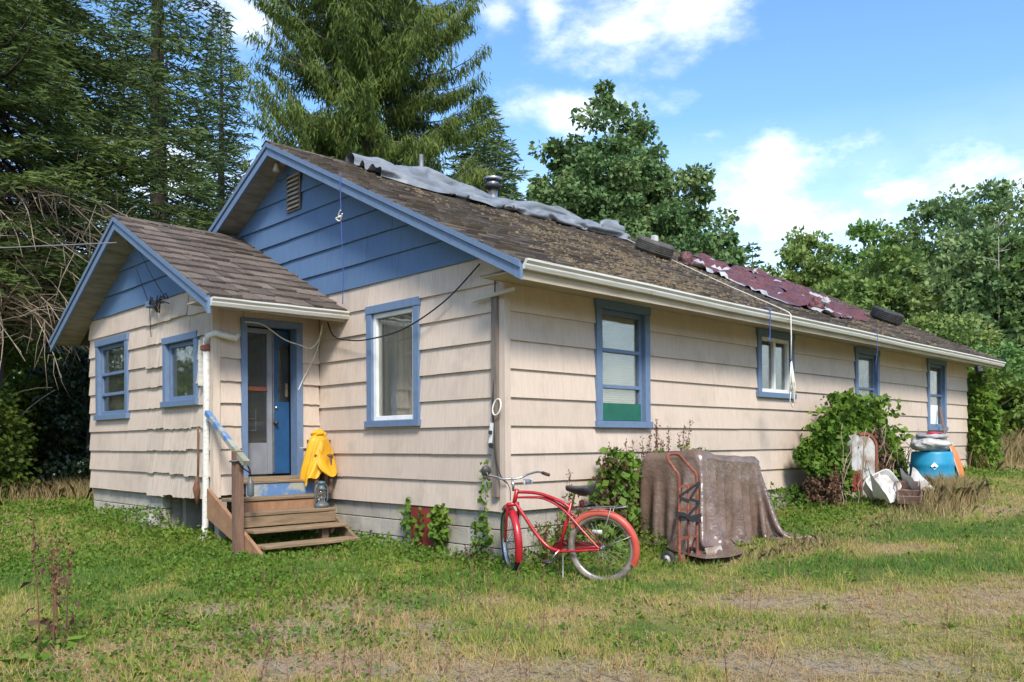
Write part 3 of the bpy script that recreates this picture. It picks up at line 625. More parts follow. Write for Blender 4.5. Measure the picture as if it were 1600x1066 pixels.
window('pfront', *G['pfront'][1], 'sash', (), None, tw=.09)
# shelf things seen through the porch panes
# --- porch door
f = WALLS['pside']; s0, s1, z0, z1 = OPEN['pside'][0]
mb = MB(); wbox(mb, f, s0 - .06, s0 + .02, z0 - .02, z1 - .02, -.12, .045); wbox(mb, f, s1 - .02, s1 + .07, z0 - .02, z1 - .02, -.12, .045); wbox(mb, f, s0 - .06, s1 + .07, z1 - .019, z1 + .06, -.12, .05)
dfr = part(mb, 'door_frame', 'blue_trim', house)
part(wbox(MB(), f, s0 - .1, s1 + .12, .79, .858, -.2, .10), 'threshold', 'wood_step', dfr)
mb = MB(); a_, b_ = s0 + .022, s0 + .43
wbox(mb, f, a_, a_ + .035, .885, 2.76, -.13, -.095); wbox(mb, f, b_ - .07, b_, .885, 2.76, -.13, -.095); wbox(mb, f, a_ + .036, b_ - .071, .885, 1.29, -.13, -.1); wbox(mb, f, a_ + .036, b_ - .071, 2.70, 2.76, -.13, -.095)
sd_ = part(mb, 'storm_door', 'storm_grey', house)
part(wbox(MB(), f, a_ + .036, b_ - .071, 1.955, 2.01, -.128, -.09), 'mid_rail', 'rust_red', sd_)
part(MB().box(f(a_ + .036, 1.291, -.117), f(b_ - .071, 1.954, -.113)), 'pane', 'glass', sd_); part(MB().box(f(a_ + .036, 2.011, -.117), f(b_ - .071, 2.699, -.113)), 'pane', 'glass', sd_)
for zz in (1.45, 1.6): part(MB().tube([f(a_ + .06, zz, -.14), f(a_ + .2, zz, -.14), f(a_ + .2, zz + .12, -.14)], .006, 6), 'scroll_bar', 'storm_grey', sd_)
mb = MB(); a_, b_ = s0 + .435, s1 - .022
wbox(mb, f, a_, a_ + .11, .885, 2.77, -.19, -.15); wbox(mb, f, a_ + .111, b_, .885, 1.83, -.185, -.155); wbox(mb, f, a_ + .111, b_, 2.58, 2.77, -.19, -.15)
dr = part(mb, 'door', 'door_blue', house)
part(wbox(MB(), f, a_ + .03, a_ + .045, .9, 2.76, -.152, -.143), 'weather_strip', 'dull_metal', dr)
part(MB().box(f(a_ + .111, 1.831, -.172), f(b_, 2.579, -.168)), 'pane', 'glass', dr)
part(MB().box(f(b_ - .05, 1.9, -.166), f(b_ - .015, 2.08, -.164)), 'sticker', 'wood_step', dr)
kx, ky, kz = f(a_ + .06, 1.55, -.15)
part(MB().lathe([(0, -.06), (.022, -.058), (.028, -.04), (.02, -.02), (.012, -.015), (.03, -.004), (.03, 0)], 14, (kx, ky, kz), 'y'), 'knob', 'black_metal', dr, True)
part(MB().lathe([(0, -.02), (.018, -.018), (.022, 0)], 12, (kx + .02, ky, kz + .2), 'y'), 'lock', 'chrome', dr, True)
# --- gable vent
vt = part(MB().bbox((-.05, 3.99, 4.52), (-.03, 4.02, 5.07)).bbox((-.05, 4.325, 4.52), (-.03, 4.355, 5.07)).bbox((-.05, 4.021, 4.52), (-.03, 4.324, 4.545)).box((-.029, 3.99, 4.52), (-.027, 4.355, 5.07)), 'gable_vent', 'core', house)
for i in range(8):
    z = 4.56 + i * .062; part(MB().prism([(-.06, 4.022, z), (-.03, 4.022, z + .035), (-.03, 4.022, z + .045), (-.06, 4.022, z + .01)], (0, .301, 0)), 'slat', 'soffit', vt)
# --- roofs
def roof_part(name, x0, x1, yr, zr, ms, eo, both, thick=.06):
    mb = MB()
    for sg in (-1, 1):
        p = [(x0, yr, zr - .025), (x0, yr + sg * eo, zr - ms * eo - .025), (x0, yr + sg * eo, zr - ms * eo - thick), (x0, yr, zr - thick)]
        mb.prism(p, (x1 - x0, 0, 0))
    return part(mb, name, 'deck', house)
roof_m = roof_part('roof', -OV + .012, L + OV - .012, RY, RZ, MS, RY + EO - .01, True)
roof_p = roof_part('roof', -PD - POV + .012, -.005, PRY, PRZ, PMS, PRY - PY0 + PEO - .01, True)
SH = []  # (corner array 8x3, roof, size)
def shakes(x0, x1, yr, zr, ms, run, sg, roof, expo, wlo, whi, mossy, curl=.012):
    n = math.hypot(1, ms); dn = Vector((0, sg / n, -ms / n)); up = Vector((0, sg * ms / n, 1 / n)); ln = run * n; k = 0
    rows = int(ln / expo) + 1
    for r_ in range(rows):
        v1 = ln + .03 - r_ * expo; v0 = max(v1 - expo * 1.5, 0.0)
        if v1 < .06: break
        x = x0 - random.uniform(0, whi)
        while x < x1:
            w_ = random.uniform(wlo, whi); a_, b_ = max(x, x0), min(x + w_ - random.uniform(.004, .016), x1)
            if b_ - a_ > .03:
                j = random.uniform(-.03, .03); t0 = .020 + random.uniform(0, curl); t1 = t0 + random.uniform(-.010, .012); vb = v1 + j; tw_ = random.uniform(-.01, .01)
                o_ = Vector((0, yr, zr - .022)); P = []
                for xx, tb in ((a_, t0), (b_, t1)):
                    P += [o_ + dn * v0 + Vector((xx, 0, 0)) + up * .002, o_ + dn * (vb + (tw_ if xx == b_ else 0)) + Vector((xx, 0, 0)) + up * .010, o_ + dn * (vb + (tw_ if xx == b_ else 0)) + Vector((xx, 0, 0)) + up * (tb + .010), o_ + dn * v0 + Vector((xx, 0, 0)) + up * .006]
                c = sum(P, Vector()) / 8; d_ = (c - Vector(CAM)).length
                SH.append((P, roof, (b_ - a_) * expo / d_ ** 2 * (1 if sg < 0 else 0), mossy))
            x += w_
FQ = [(0, 1, 2, 3), (7, 6, 5, 4), (3, 2, 6, 7), (1, 5, 6, 2), (0, 4, 5, 1), (0, 3, 7, 4)]
shakes(-OV - .015, L + OV + .015, RY, RZ, MS, RY + EO, -1, roof_m, .20, .11, .32, True, .022)
shakes(-OV - .015, L + OV + .015, RY, RZ, MS, RY + EO, 1, roof_m, .37, .3, .6, True)
shakes(-PD - POV - .015, -.002, PRY, PRZ, PMS, PRY - PY0 + PEO, -1, roof_p, .275, .13, .36, False, .022)
shakes(-PD - POV - .015, -.002, PRY, PRZ, PMS, PRY - PY0 + PEO, 1, roof_p, .37, .3, .6, False)
order = sorted(range(len(SH)), key=lambda i: -SH[i][2]); top = set(order[:300])
for rf, mm in ((roof_m, 'shake_mossy'), (roof_p, 'shake')):
    mb = MB()
    for i, (P, r_, sz, mo) in enumerate(SH):
        if r_ is not rf: continue
        if i in top: part(MB().add(P, FQ), 'shingle', mm, rf)
        else: mb.add(P, FQ)
    part(mb, 'shingle_layer', mm, rf)['kind'] = 'stuff'
# ridge caps
mb = MB()
for rf, x0, x1, yr, zr, ms in ((roof_m, -OV - .02, L + OV, RY, RZ, MS), (roof_p, -PD - POV - .02, -.01, PRY, PRZ, PMS)):
    x = x0
    while x < x1:
        for sg in (-1, 1):
            a_ = Vector((x, yr, zr + .024)); P = [a_, a_ + Vector((0, sg * .13, -.13 * ms + random.uniform(-.004, .006)))]; x2 = min(x + .36, x1 + .1)
            P = P + [P[1] + Vector((x2 - x, 0, -.012)), P[0] + Vector((x2 - x, 0, -.012))]
            part(MB().prism(P, (0, 0, -.014)), 'ridge_cap', 'shake', rf) if x < 5.5 else mb.add(P + [p + Vector((0, 0, -.014)) for p in P], [(0, 1, 2, 3), (7, 6, 5, 4), (0, 4, 5, 1), (1, 5, 6, 2), (2, 6, 7, 3), (3, 7, 4, 0)])
        x += .21
part(mb, 'ridge_cap_row', 'shake', roof_m)['kind'] = 'stuff'
# moss cushions on the long slope
pts = []
nM = 30000
mx_ = rng.uniform(-.2, L + .3, nM); mv = rng.uniform(.05, (RY + EO) * .99, nM)
dn = fbm(mx_ * 1.1, mv * 1.1, 31) + .35 * fbm(mx_ * 3.3, mv * 3.3, 8) + .10 * (mv / 4.9) - .16 * (mx_ < .6) - .10 * (mx_ > 9)
k_ = rng.uniform(0, 1, nM) < np.clip((dn - .62) / .45, 0, 1) ** 1.3 * .85; mx_, mv = mx_[k_], mv[k_]; n_ = len(mx_)
cy = RY - mv; cz = RZ - MS * mv + .008
sz = rng.uniform(.010, .034, n_)
oct_ = np.array([(1, 0, 0), (0, 1, 0), (-1, 0, 0), (0, -1, 0)], float)
base = np.stack([mx_, cy, cz], 1); rotm = rng.uniform(0, 6.28, n_)
tri = []
apex = base + np.stack([rng.normal(0, .006, n_), -.3 * sz, sz * rng.uniform(.5, 1.0, n_)], 1)
ring = []
for j in range(5):
    a_ = rotm + j * 6.283 / 5; rr = sz * rng.uniform(.7, 1.4, n_)
    ring.append(base + np.stack([np.cos(a_) * rr * 1.3, np.sin(a_) * rr, MS * np.sin(a_) * rr - .002], 1))
tris = np.concatenate([np.stack([ring[j], ring[(j + 1) % 5], apex], 1) for j in range(5)], 0)
polys('moss', tris, 'moss', roof_m)['kind'] = 'stuff'
# barge boards (lower board and proud upper strip), fascias, soffits, gutters
def barge(xf, yr, zr, ms, run):
    for sg in (-1, 1):
        a_ = lambda d, z: (xf, yr + sg * d, zr - ms * d + z)
        n_ = part(MB().prism([a_(0, -.185), a_(run, -.185), a_(run, -.085), a_(0, -.085)], (.03, 0, 0)), 'barge_board', 'blue_trim', house)
        part(MB().prism([(p[0] - .022, p[1], p[2]) for p in (a_(0, -.073), a_(run, -.073), a_(run, -.012), a_(0, -.012))], (.05, 0, 0)), 'drip_strip', 'blue_trim', n_)
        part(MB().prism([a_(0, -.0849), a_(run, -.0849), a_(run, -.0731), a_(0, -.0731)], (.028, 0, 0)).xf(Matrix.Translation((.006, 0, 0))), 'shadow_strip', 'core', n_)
barge(-OV, RY, RZ, MS, RY + EO + .02); barge(-PD - POV, PRY, PRZ, PMS, PRY - PY0 + PEO + .02)
mb = MB()   # far barge
for sg in (-1, 1):
    a_ = lambda d, z: (L + OV - .03, RY + sg * d, RZ - MS * d + z); mb.prism([a_(0, -.185), a_(RY + EO, -.185), a_(RY + EO, -.02), a_(0, -.02)], (.03, 0, 0))
part(mb, 'barge_board', 'blue_trim', house)
def rake_soffit(x0, x1, yr, zr, ms, run):
    for sg in (-1, 1):
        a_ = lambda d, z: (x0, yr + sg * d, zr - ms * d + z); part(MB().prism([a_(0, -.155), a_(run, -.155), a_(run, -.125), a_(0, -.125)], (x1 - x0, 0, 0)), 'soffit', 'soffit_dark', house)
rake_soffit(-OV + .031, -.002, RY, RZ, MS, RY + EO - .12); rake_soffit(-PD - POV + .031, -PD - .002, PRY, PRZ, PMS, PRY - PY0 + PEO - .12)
sf = part(MB().box((-OV + .032, -.56, 2.951), (L + OV - .035, -.002, 2.965)), 'soffit', 'deck', house)
x = -OV + .033
for (y0_, y1_) in ((-.555, -.39), (-.388, -.20), (-.198, -.006)):
    x = -OV + .04
    while x < L + OV - .05:
        x2 = min(x + random.uniform(3, 4.5), L + OV - .04); part(MB().box((x, y0_, 2.940 - random.uniform(0, .003)), (x2 - .004, y1_, 2.950)), 'soffit_board', 'soffit', sf); x = x2
part(MB().box((-PD - POV + .032, PY0 - PEO + .05, 2.935), (-.006, PY0 - .05, 2.95)), 'soffit', 'soffit', house)
part(MB().box((-OV + .031, -.588, 2.85), (L + OV - .031, -.562, 3.0)), 'fascia', 'soffit', house)
part(MB().box((-PD - POV + .031, PY0 - PEO + .01, 2.84), (-.004, PY0 - PEO + .035, 2.99)), 'fascia', 'soffit', house)
def gutter(x0, x1, y, zt0, zt1):
    prof = [(0, 0), (0, -.095), (-.055, -.095), (-.075, -.06), (-.075, -.045), (-.10, -.02), (-.10, 0), (-.09, 0), (-.09, -.012), (-.062, -.045), (-.062, -.06), (-.05, -.083), (-.012, -.083), (-.012, 0)]
    nseg = 8; V = []; n_ = len(prof); F = []
    for i in range(nseg + 1):
        x = x0 + (x1 - x0) * i / nseg; zz = zt0 + (zt1 - zt0) * i / nseg + ((.006 if x1 > 2 else .002) * math.sin(i * 2.1) if 0 < i < nseg else 0)
        V += [(x, y + p[0], zz + p[1]) for p in prof]
    for i in range(nseg):
        for j in range(n_): F.append((i * n_ + j, i * n_ + (j + 1) % n_, (i + 1) * n_ + (j + 1) % n_, (i + 1) * n_ + j))
    g_ = part(MB().add(V, F), 'gutter', 'gutter_white', house)
    for x, zz, e_ in ((x0 - .003, zt0, .002), (x1 + .001, zt1, .002)): part(MB().prism([(x, y + p[0], zz + p[1]) for p in prof[:7]], (e_, 0, 0)), 'end_cap', 'gutter_white', g_)
    return g_
gut = gutter(-OV + .035, L + OV - .02, -.59, 3.035, 2.985)
x = .5
while x < L: part(MB().box((x, -.685, 3.028 - x * .0034), (x + .025, -.60, 3.031 - x * .0034)), 'hanger', 'gutter_white', gut); x += 1.2
gutter(-PD - POV + .035, -.008, PY0 - PEO + .008, 2.945, 2.965)
# blue tail plates closing the rake ends
part(MB().prism([(-OV - .002, -.622, 2.835), (-OV - .002, -.62, 3.02), (-OV - .002, -.54, 3.06), (-OV - .002, -.54, 2.875)], (.034, 0, 0)), 'rake_return', 'blue_trim', house)
part(MB().prism([(-PD - POV - .002, PY0 - PEO - .022, 2.76), (-PD - POV - .002, PY0 - PEO - .02, 2.955), (-PD - POV - .002, PY0 - PEO + .05, 2.99), (-PD - POV - .002, PY0 - PEO + .05, 2.80)], (.034, 0, 0)), 'rake_return', 'blue_trim', house)
# downspout, elbow, roof pipes, floodlight
part(MB().tube([(-1.545, 3.66, 2.58), (-1.545, 3.66, 1.9), (-1.55, 3.70, .3), (-1.57, 3.70, .16), (-1.63, 3.68, .10)], .042, 12), 'downspout', 'gutter_white', house, True)
el_ = part(MB().tube([(-1.545, 3.655, 2.50), (-1.54, 3.62, 2.60), (-1.5, 3.50, 2.625), (-1.38, 3.46, 2.60), (-1.27, 3.45, 2.575), (-1.24, 3.45, 2.63)], .04, 12), 'downspout_elbow', 'gutter_white', house, True)
part(MB().bbox((-1.60, 3.60, 2.42), (-1.50, 3.71, 2.49), .01), 'bracket', 'rust_red', el_)
part(MB().bar((-1.56, 3.80, 2.0), (-1.56, 3.77, 2.56), .02, .06, (1, 0, 0)), 'downspout_strip', 'gutter_white', house)
ch = part(MB().lathe([(.085, 5.2), (.085, 5.62), (.0, 5.62)], 20, (4.0, 4.42, .13)), 'flue_pipe', 'chrome', house, True)
part(MB().lathe([(.10, 5.60), (.15, 5.61), (.15, 5.66), (.10, 5.67)], 20, (4.0, 4.42, .13)), 'flue_ring', 'black_metal', ch, True)
part(MB().lathe([(.11, 5.67), (.11, 5.73), (.0, 5.735)], 20, (4.0, 4.42, .13)), 'flue_core', 'chrome', ch, True)
part(MB().lathe([(.16, 5.735), (.175, 5.745), (.16, 5.78), (.06, 5.81), (.0, 5.81)], 20, (4.0, 4.42, .13)), 'flue_cap', 'chrome', ch, True)
part(MB().lathe([(.035, 5.2), (.035, 5.80), (.028, 5.80), (.028, 5.6)], 12, (2.44, 4.45, .16)), 'vent_pipe', 'dull_metal', house, True)
lt = part(MB().bbox((-.16, 4.25, 5.19), (-.06, 4.34, 5.23)), 'floodlight', 'pale_stick', house)
part(MB().lathe([(.02, 0), (.045, -.08), (.05, -.11), (0, -.112)], 12, (-.2, 4.36, 5.19)), 'lamp_head', 'pale_stick', lt, True)
part(MB().box((.047, 1.02, .06), (-.018, 1.58, .535)), 'hatch_panel', 'red_panel', house)
# ------------------------------------------------------------------ porch steps
st = thing('porch_steps', 'weathered open wooden steps with a post and blue handrail below the porch door', 'steps', (-.95, 2.8, .05))
for (z, y0, y1) in ((.635, 2.98, 3.27), (.478, 2.73, 3.0), (.30, 2.46, 2.74), (.145, 2.2, 2.47)):
    xr = -.31
    part(MB().bbox((-1.55, y0, z - .042), (xr, y0 + (y1 - y0) * .49, z), .008), 'tread', 'wood_step', st)
    part(MB().bbox((-1.55, y0 + (y1 - y0) * .51, z - .042), (xr, y1, z - .002), .008), 'tread', 'wood_step', st)
part(MB().bbox((-1.53, 3.0, .46), (-.31, 3.03, .585), .004), 'riser', 'wood_orange', st)
part(MB().bbox((-1.53, 2.74, .31), (-.31, 2.77, .43), .004), 'riser', 'wood_step', st)
part(MB().bbox((-1.22, 3.28, .60), (-.24, 3.30, .785), .004), 'riser', 'rail_blue', st)
part(MB().bbox((-1.24, 3.265, .787), (-.22, 3.57, .822), .006), 'landing', 'wood_step', st)
for x, m_ in ((-1.60, 'wood_orange'), (-.285, 'wood_step')):
    part(MB().prism([(x, 3.55, .74), (x, 3.55, .38), (x, 2.36, -.02), (x, 2.22, -.02), (x, 2.22, .06)], (.045, 0, 0)), 'stringer', m_, st)
part(MB().bbox((-1.52, 3.40, -.05), (-1.42, 3.52, .6), .006), 'support_post', 'concrete', st)
part(MB().bbox((-.62, 2.55, -.05), (-.53, 2.64, .255), .006), 'support_post', 'wood_post', st)
po = part(MB().bbox((-1.71, 2.58, -.05), (-1.612, 2.675, 1.20), .008), 'post', 'wood_post', st)
part(MB().tube([(-1.73 + .0, 2.56, 1.08), (-1.60, 2.56, 1.10), (-1.59, 2.69, 1.09), (-1.72, 2.69, 1.08)], .012, 6, closed=True), 'wire_tie', 'wire_grey', po, True)
part(MB().bar((-1.585, 3.56, 1.66), (-1.655, 2.66, 1.19), .06, .06), 'handrail', 'rail_blue', st)
part(MB().bar((-1.652, 2.70, 1.215), (-1.66, 2.42, 1.06), .075, .06), 'handrail', 'rail_grey', st)
bt = thing('hanging_bottle', 'small blue bottle hanging by a black strap from the step rail', 'bottle', (-1.60, 2.50, .80))
part(MB().lathe([(0, .68), (.036, .69), (.038, .70), (.038, .84), (.03, .86), (.014, .875), (.014, .91), (0, .91)], 14, (-1.57, 2.50, 0)), 'body', 'lantern_blue', bt, True)
part(MB().tube([(-1.57, 2.5, .91), (-1.575, 2.5, .98), (-1.61, 2.50, 1.04), (-1.66, 2.5, 1.08), (-1.70, 2.52, 1.05), (-1.64, 2.5, .99), (-1.58, 2.49, .95)], .008, 6), 'strap', 'strap', bt, True)

# ------------------------------------------------------------------ raincoat on its stand, lantern
stand = thing('wooden_stand', 'brown wooden stand with turned legs holding the yellow raincoat', 'stand', (-.22, 3.22, .635))
for x, y in ((-.34, 3.14), (-.13, 3.14), (-.13, 3.34), (-.34, 3.34)):
    part(MB().lathe([(.032, .636), (.038, .66), (.03, .70), (.028, .78), (.04, .80), (.03, .83), (.024, 1.1)], 10, (x, y, 0)), 'leg', 'wood_brown', stand, True)
part(MB().bbox((-.37, 3.11, 1.1), (-.10, 3.37, 1.14), .01), 'seat', 'wood_brown', stand)
part(MB().tube([(-.235, 3.24, 1.14), (-.235, 3.24, 1.39)], .03, 8), 'upright', 'wood_brown', stand, True)
part(MB().bar((-.40, 3.24, 1.30), (-.07, 3.24, 1.30), .04, .05), 'crossbar', 'wood_brown', stand)
coat = thing('raincoat', 'bright yellow raincoat draped over the wooden stand by the porch door', 'raincoat', (-.23, 3.24, .8))
def coatf(u, v):
    a_ = u * 2 * math.pi; z = 1.40 - .56 * v
    r_ = .045 + .075 * min(1, v / .13) ** .7 + .075 * v
    q_ = a_ + .9 * v
    crease = 1 - 1.6 * abs(nz3((math.cos(q_) * 1.6, math.sin(q_) * 1.6, v * 1.4 + 3)))
    fold = 1 + (.06 + .20 * v) * (math.sin(q_ * 4 + 1.2) * abs(math.sin(q_ * 4 + 1.2)) * .7 + .3 * math.sin(q_ * 9 + v * 3)) + .10 * crease * min(1, v * 4)
    sway = .09 * v ** 1.6 * max(0, math.cos(a_ + .35)) ** 2
    x = -.25 + r_ * fold * math.cos(a_) * 1.0 + sway - .03 * v; y = 3.22 + r_ * fold * math.sin(a_) * .72
    z += .07 * v * v * math.cos(a_ + .4) + .025 * v * math.sin(a_ * 3 + 1) + .03 * v ** 3 * math.sin(a_ * 7)
    return (min(x, -.04), min(y, 3.5), z)
part(MB().grid(coatf, 150, 44, wrap=True), 'coat_body', 'yellow', coat, True)
def hood(u, v):
    a_ = u * 2 * math.pi; p = v * math.pi; r_ = .075 * (1 + .25 * math.sin(a_ * 4 + v * 5) + .18 * math.sin(a_ * 7 + v * 9))
    return (-.25 + r_ * math.cos(a_) * math.sin(p) * 1.15, 3.22 + r_ * math.sin(a_) * math.sin(p), 1.405 + (.045 + .012 * math.sin(a_ * 5)) * math.cos(p))
part(MB().grid(hood, 40, 14, wrap=True), 'collar', 'yellow', coat, True)
def flap(u, v):
    p = Vector((-.33, 3.10, 1.22)).lerp(Vector((-.19, 3.02, .86)), v); wd_ = .02 + .07 * math.sin(v * math.pi * .9)
    return (p.x - wd_ * u * 1.2, p.y - .02 * math.sin(u * 3.1) - .012, p.z - .10 * u * (1 - v))
part(MB().grid(flap, 10, 16), 'front_flap', 'yellow', coat, True)
lan = thing('hurricane_lantern', 'old blue grey hurricane lantern standing on the porch steps', 'lantern', (-.43, 2.87, .48))
lx, ly = -.43, 2.87
part(MB().lathe([(0, .479), (.088, .479), (.092, .50), (.085, .525), (.06, .54), (.04, .56), (0, .56)], 20, (lx, ly, 0)), 'fuel_tank', 'lantern_blue', lan, True)
part(MB().lathe([(.036, .56), (.056, .60), (.06, .64), (.05, .68), (.036, .70)], 18, (lx, ly, 0)), 'globe', 'glass', lan, True)
part(MB().lathe([(.05, .70), (.055, .72), (.04, .735), (.04, .77), (.05, .775), (.046, .80), (0, .81)], 18, (lx, ly, 0)), 'chimney_cap', 'lantern_blue', lan, True)
part(MB().lathe([(.012, .54), (.012, .61), (.004, .625), (0, .625)], 8, (lx, ly, 0)), 'burner', 'dull_metal', lan, True)
for sg in (-1, 1):
    part(MB().tube([(lx + sg * .06, ly, .53), (lx + sg * .088, ly, .58), (lx + sg * .09, ly, .70), (lx + sg * .07, ly, .75), (lx + sg * .03, ly, .765)], .011, 8), 'side_tube', 'lantern_blue', lan, True)
for z in (.60, .66): part(MB().tube([(lx + .066 * math.cos(a_), ly + .066 * math.sin(a_), z) for a_ in np.linspace(0, 6.283, 17)[:-1]], .003, 5, closed=True), 'guard_wire', 'dull_metal', lan, True)
part(MB().tube([(lx - .085, ly, .72), (lx - .07, ly - .08, .74), (lx, ly - .12, .70), (lx + .07, ly - .08, .74), (lx + .085, ly, .72)], .003, 5), 'bail_handle', 'dull_metal', lan, True)

# ------------------------------------------------------------------ things on the roof
def onroof(x, y, up=0.0):
    n_ = math.hypot(1, MS); return Vector((x, y - up * MS / n_, zt(y) + up / n_)) if y < RY else Vector((x, y + up * MS / n_, zt(y) + up / n_))
def tyre(cx, cy, mname, label, R_=.31, w_=.19):
    t_ = thing('car_tyre', label, 'tyre', tuple(onroof(cx, cy, .03)), 'tyres weighting down the roof tarps')
    n_ = math.hypot(1, MS); rot = Matrix.Rotation(math.atan(MS), 4, 'X'); M4 = Matrix.Translation(onroof(cx, cy, .03)) @ rot
    h = w_
    prof = [(R_ * .6, .012), (R_ * .7, 0), (R_ * .9, .004), (R_ * .97, .03), (R_, .05), (R_, h - .05), (R_ * .97, h - .03), (R_ * .9, h - .004), (R_ * .7, h), (R_ * .6, h - .012), (R_ * .63, h * .5), (R_ * .6, .012)]
    part(MB().lathe(prof, 44).xf(M4), 'carcass', mname, t_, True)
    for z in np.linspace(.055, h - .055, 5):
        part(MB().lathe([(R_ + .0005, z - .009), (R_ + .007, z - .007), (R_ + .007, z + .007), (R_ + .0005, z + .009)], 44).xf(M4), 'tread_rib', mname, t_)
    return t_
ty = tyre(5.95, 2.45, 'old_rubber', 'grey worn car tyre lying at the left end of the maroon roof tarp', .34, .23)
part(MB().bbox((5.97, 2.40, zt(2.4) + .27), (6.07, 2.48, zt(2.4) + .38), .01), 'plastic_tag', 'junk_white', ty)
tyre(12.2, .95, 'rubber', 'black car tyre lying alone near the far end of the roof', .33, .25)
gt = thing('grey_tarp', 'crumpled grey tarp lying along the roof ridge', 'tarp', (3.5, 4.2, 5.4))
def roof_hit(p):
    z0 = RZ - MS * np.abs(p[:, 1] - RY) + .035; lo = p[:, 2] < z0; p[lo, 2] = z0[lo]; return p, lo
def crumpled(x0, x1, yfun, sp, comp, amp, seed, steps):
    """a sheet pushed together across its width, then dropped on the roof"""
    q = np.random.default_rng(seed); nu = int((x1 - x0) / sp); nv = 44; u = np.linspace(0, 1, nu)[:, None]; v = np.linspace(0, 1, nv)[None, :]; x = x0 + (x1 - x0) * u + 0 * v; lo, hi = yfun(x); y = lo + (hi - lo) * v
    z = RZ - MS * np.abs(y - RY) + .06 + amp * (fbm(x * 1.6 + y * 2.0, y * 5 + 3, seed) + .6 * fbm(x * 4, y * 7, seed + 5)) * np.minimum(1, 8 * np.minimum(v, 1 - v) + .1)
    x = x + .03 * q.normal(size=x.shape) * .3; P = np.stack([x, y, z], -1); return drape(P, sp * 1.05, comp * .95 / nv, roof_hit, steps, 5, .0008, .86, .10, .98)
def gy(x):
    lo = 3.70 - .45 * np.exp(-((x - 1.5) / .7) ** 2) - .42 * np.exp(-((x - 3.0) / 1.2) ** 2) - .22 * np.exp(-((x - 5) / .9) ** 2) - .35 * (fbm(x * 1.7, x * 0, 3) - .5); return lo, 4.42 + .2 * (fbm(x * 2, x * 0, 8) - .5)
cloth_obj(crumpled(.9, 7.0, gy, .04, 1.9, .34, 4, 42), 'sheet', 'grey_tarp', gt)
mt = thing('maroon_tarp', 'torn maroon tarp with white underside slumped over the roof', 'tarp', (9, 2, 4.3))
OUT = [(6.5, 2.25), (7.4, 2.75), (8.4, 3.25), (9.8, 3.45), (11.4, 3.3), (12.9, 3.1), (12.2, 2.25), (11.2, 1.4), (11.5, 1.1), (9.85, .36), (8.7, .2), (7.7, .02), (7.4, .32), (6.65, .28), (6.6, .82), (6.9, 1.5), (6.8, 1.95)]
def inpoly(x, y, P):
    c = False; j = len(P) - 1
    for i in range(len(P)):
        if (P[i][1] > y) != (P[j][1] > y) and x < (P[j][0] - P[i][0]) * (y - P[i][1]) / (P[j][1] - P[i][1]) + P[i][0]: c = not c
        j = i
    return c
spm = .065; U, Vv = np.meshgrid(np.arange(6.2, 14.5, spm), np.arange(-.05, 4.32, spm), indexing='ij'); q = np.random.default_rng(2)
Z0 = RZ - MS * np.abs(Vv - RY) + .05 + .22 * (fbm(U * 1.3 + Vv * .9, Vv * 2.2 - U * .4, 12)) + .10 * fbm(U * 3.4, Vv * 4.2, 15)
PM = drape(np.stack([U, Vv, Z0], -1), spm * 1.07, spm * 1.07 * math.hypot(1, MS), roof_hit, 70, 5, .0014, .88, .12, .9)
cu, cv = (U[:-1, :-1] + spm / 2), (Vv[:-1, :-1] + spm / 2); wob = .16 * (fbm(cu * 2.5, cv * 2.5, 5) - .5); mask = np.zeros(cu.shape, bool); edge = np.zeros(cu.shape, bool)
FLAP = [(8.9, 3.75), (9.9, 4.24), (11.0, 4.27), (12.4, 4.27), (14.1, 4.2), (13.6, 3.6), (12.4, 3.65), (11.0, 3.8), (10.0, 3.65)]
for i in range(cu.shape[0]):
    for j in range(cu.shape[1]):
        x, y = cu[i, j] + wob[i, j], cv[i, j] + wob[i, j]; mask[i, j] = inpoly(x, y, OUT) or inpoly(x, y, FLAP)
        if mask[i, j] and not (inpoly(x - .16, y + .02, OUT) or inpoly(x, y, FLAP)) and y < 2.3: edge[i, j] = True
tear = (fbm(cu * 1.9, cv * 1.9, 77) < .27) & (cu > 8.2); white = edge | ((fbm(cu * 1.4, cv * 2.2, 91) > .74) & (cv < 1.3)) | ((fbm(cu * 2.4, cv * 3.2, 93) > .76))
cloth_obj(PM, 'sheet', 'maroon_tarp', mt, mask & ~tear, white, 'white_fold')
def knot(c, r_, m_, name):
    def fn(u, v):
        a_ = u * 6.283; p = v * math.pi; d = Vector((math.cos(a_) * math.sin(p), math.sin(a_) * math.sin(p), math.cos(p))); k = r_ * (1 + .7 * nz3(tuple(d * 2.3 + Vector(c)), 1) + .4 * abs(nz3(tuple(d * 5 + Vector(c)), 1))); return tuple(Vector(c) + d * k)
    part(MB().grid(fn, 20, 12, wrap=True), name, m_, mt, True)
knot(onroof(6.7, 2.3, .08), .11, 'maroon_tarp', 'gathered_corner'); knot(onroof(7.9, .42, .08), .11, 'maroon_tarp', 'gathered_corner'); knot(onroof(7.95, .34, .2), .06, 'white_fold', 'knot')
rp = thing('rope', 'pale rope running down the roof and hanging bundled beside the slider window', 'rope', (4.9, -.7, 2.2))
rpts = [onroof(7.05, 4.15, .05), onroof(6.6, 3.2, .035), onroof(6.1, 1.9, .03), onroof(5.5, .75, .035), onroof(4.95, -.45, .05), Vector((4.86, -.66, 3.06)), Vector((4.84, -.70, 3.02)), Vector((4.84, -.705, 2.7)), Vector((4.84, -.70, 2.40))]
part(MB().tube(rpts, .009, 6), 'line', 'wire_white', rp, True)
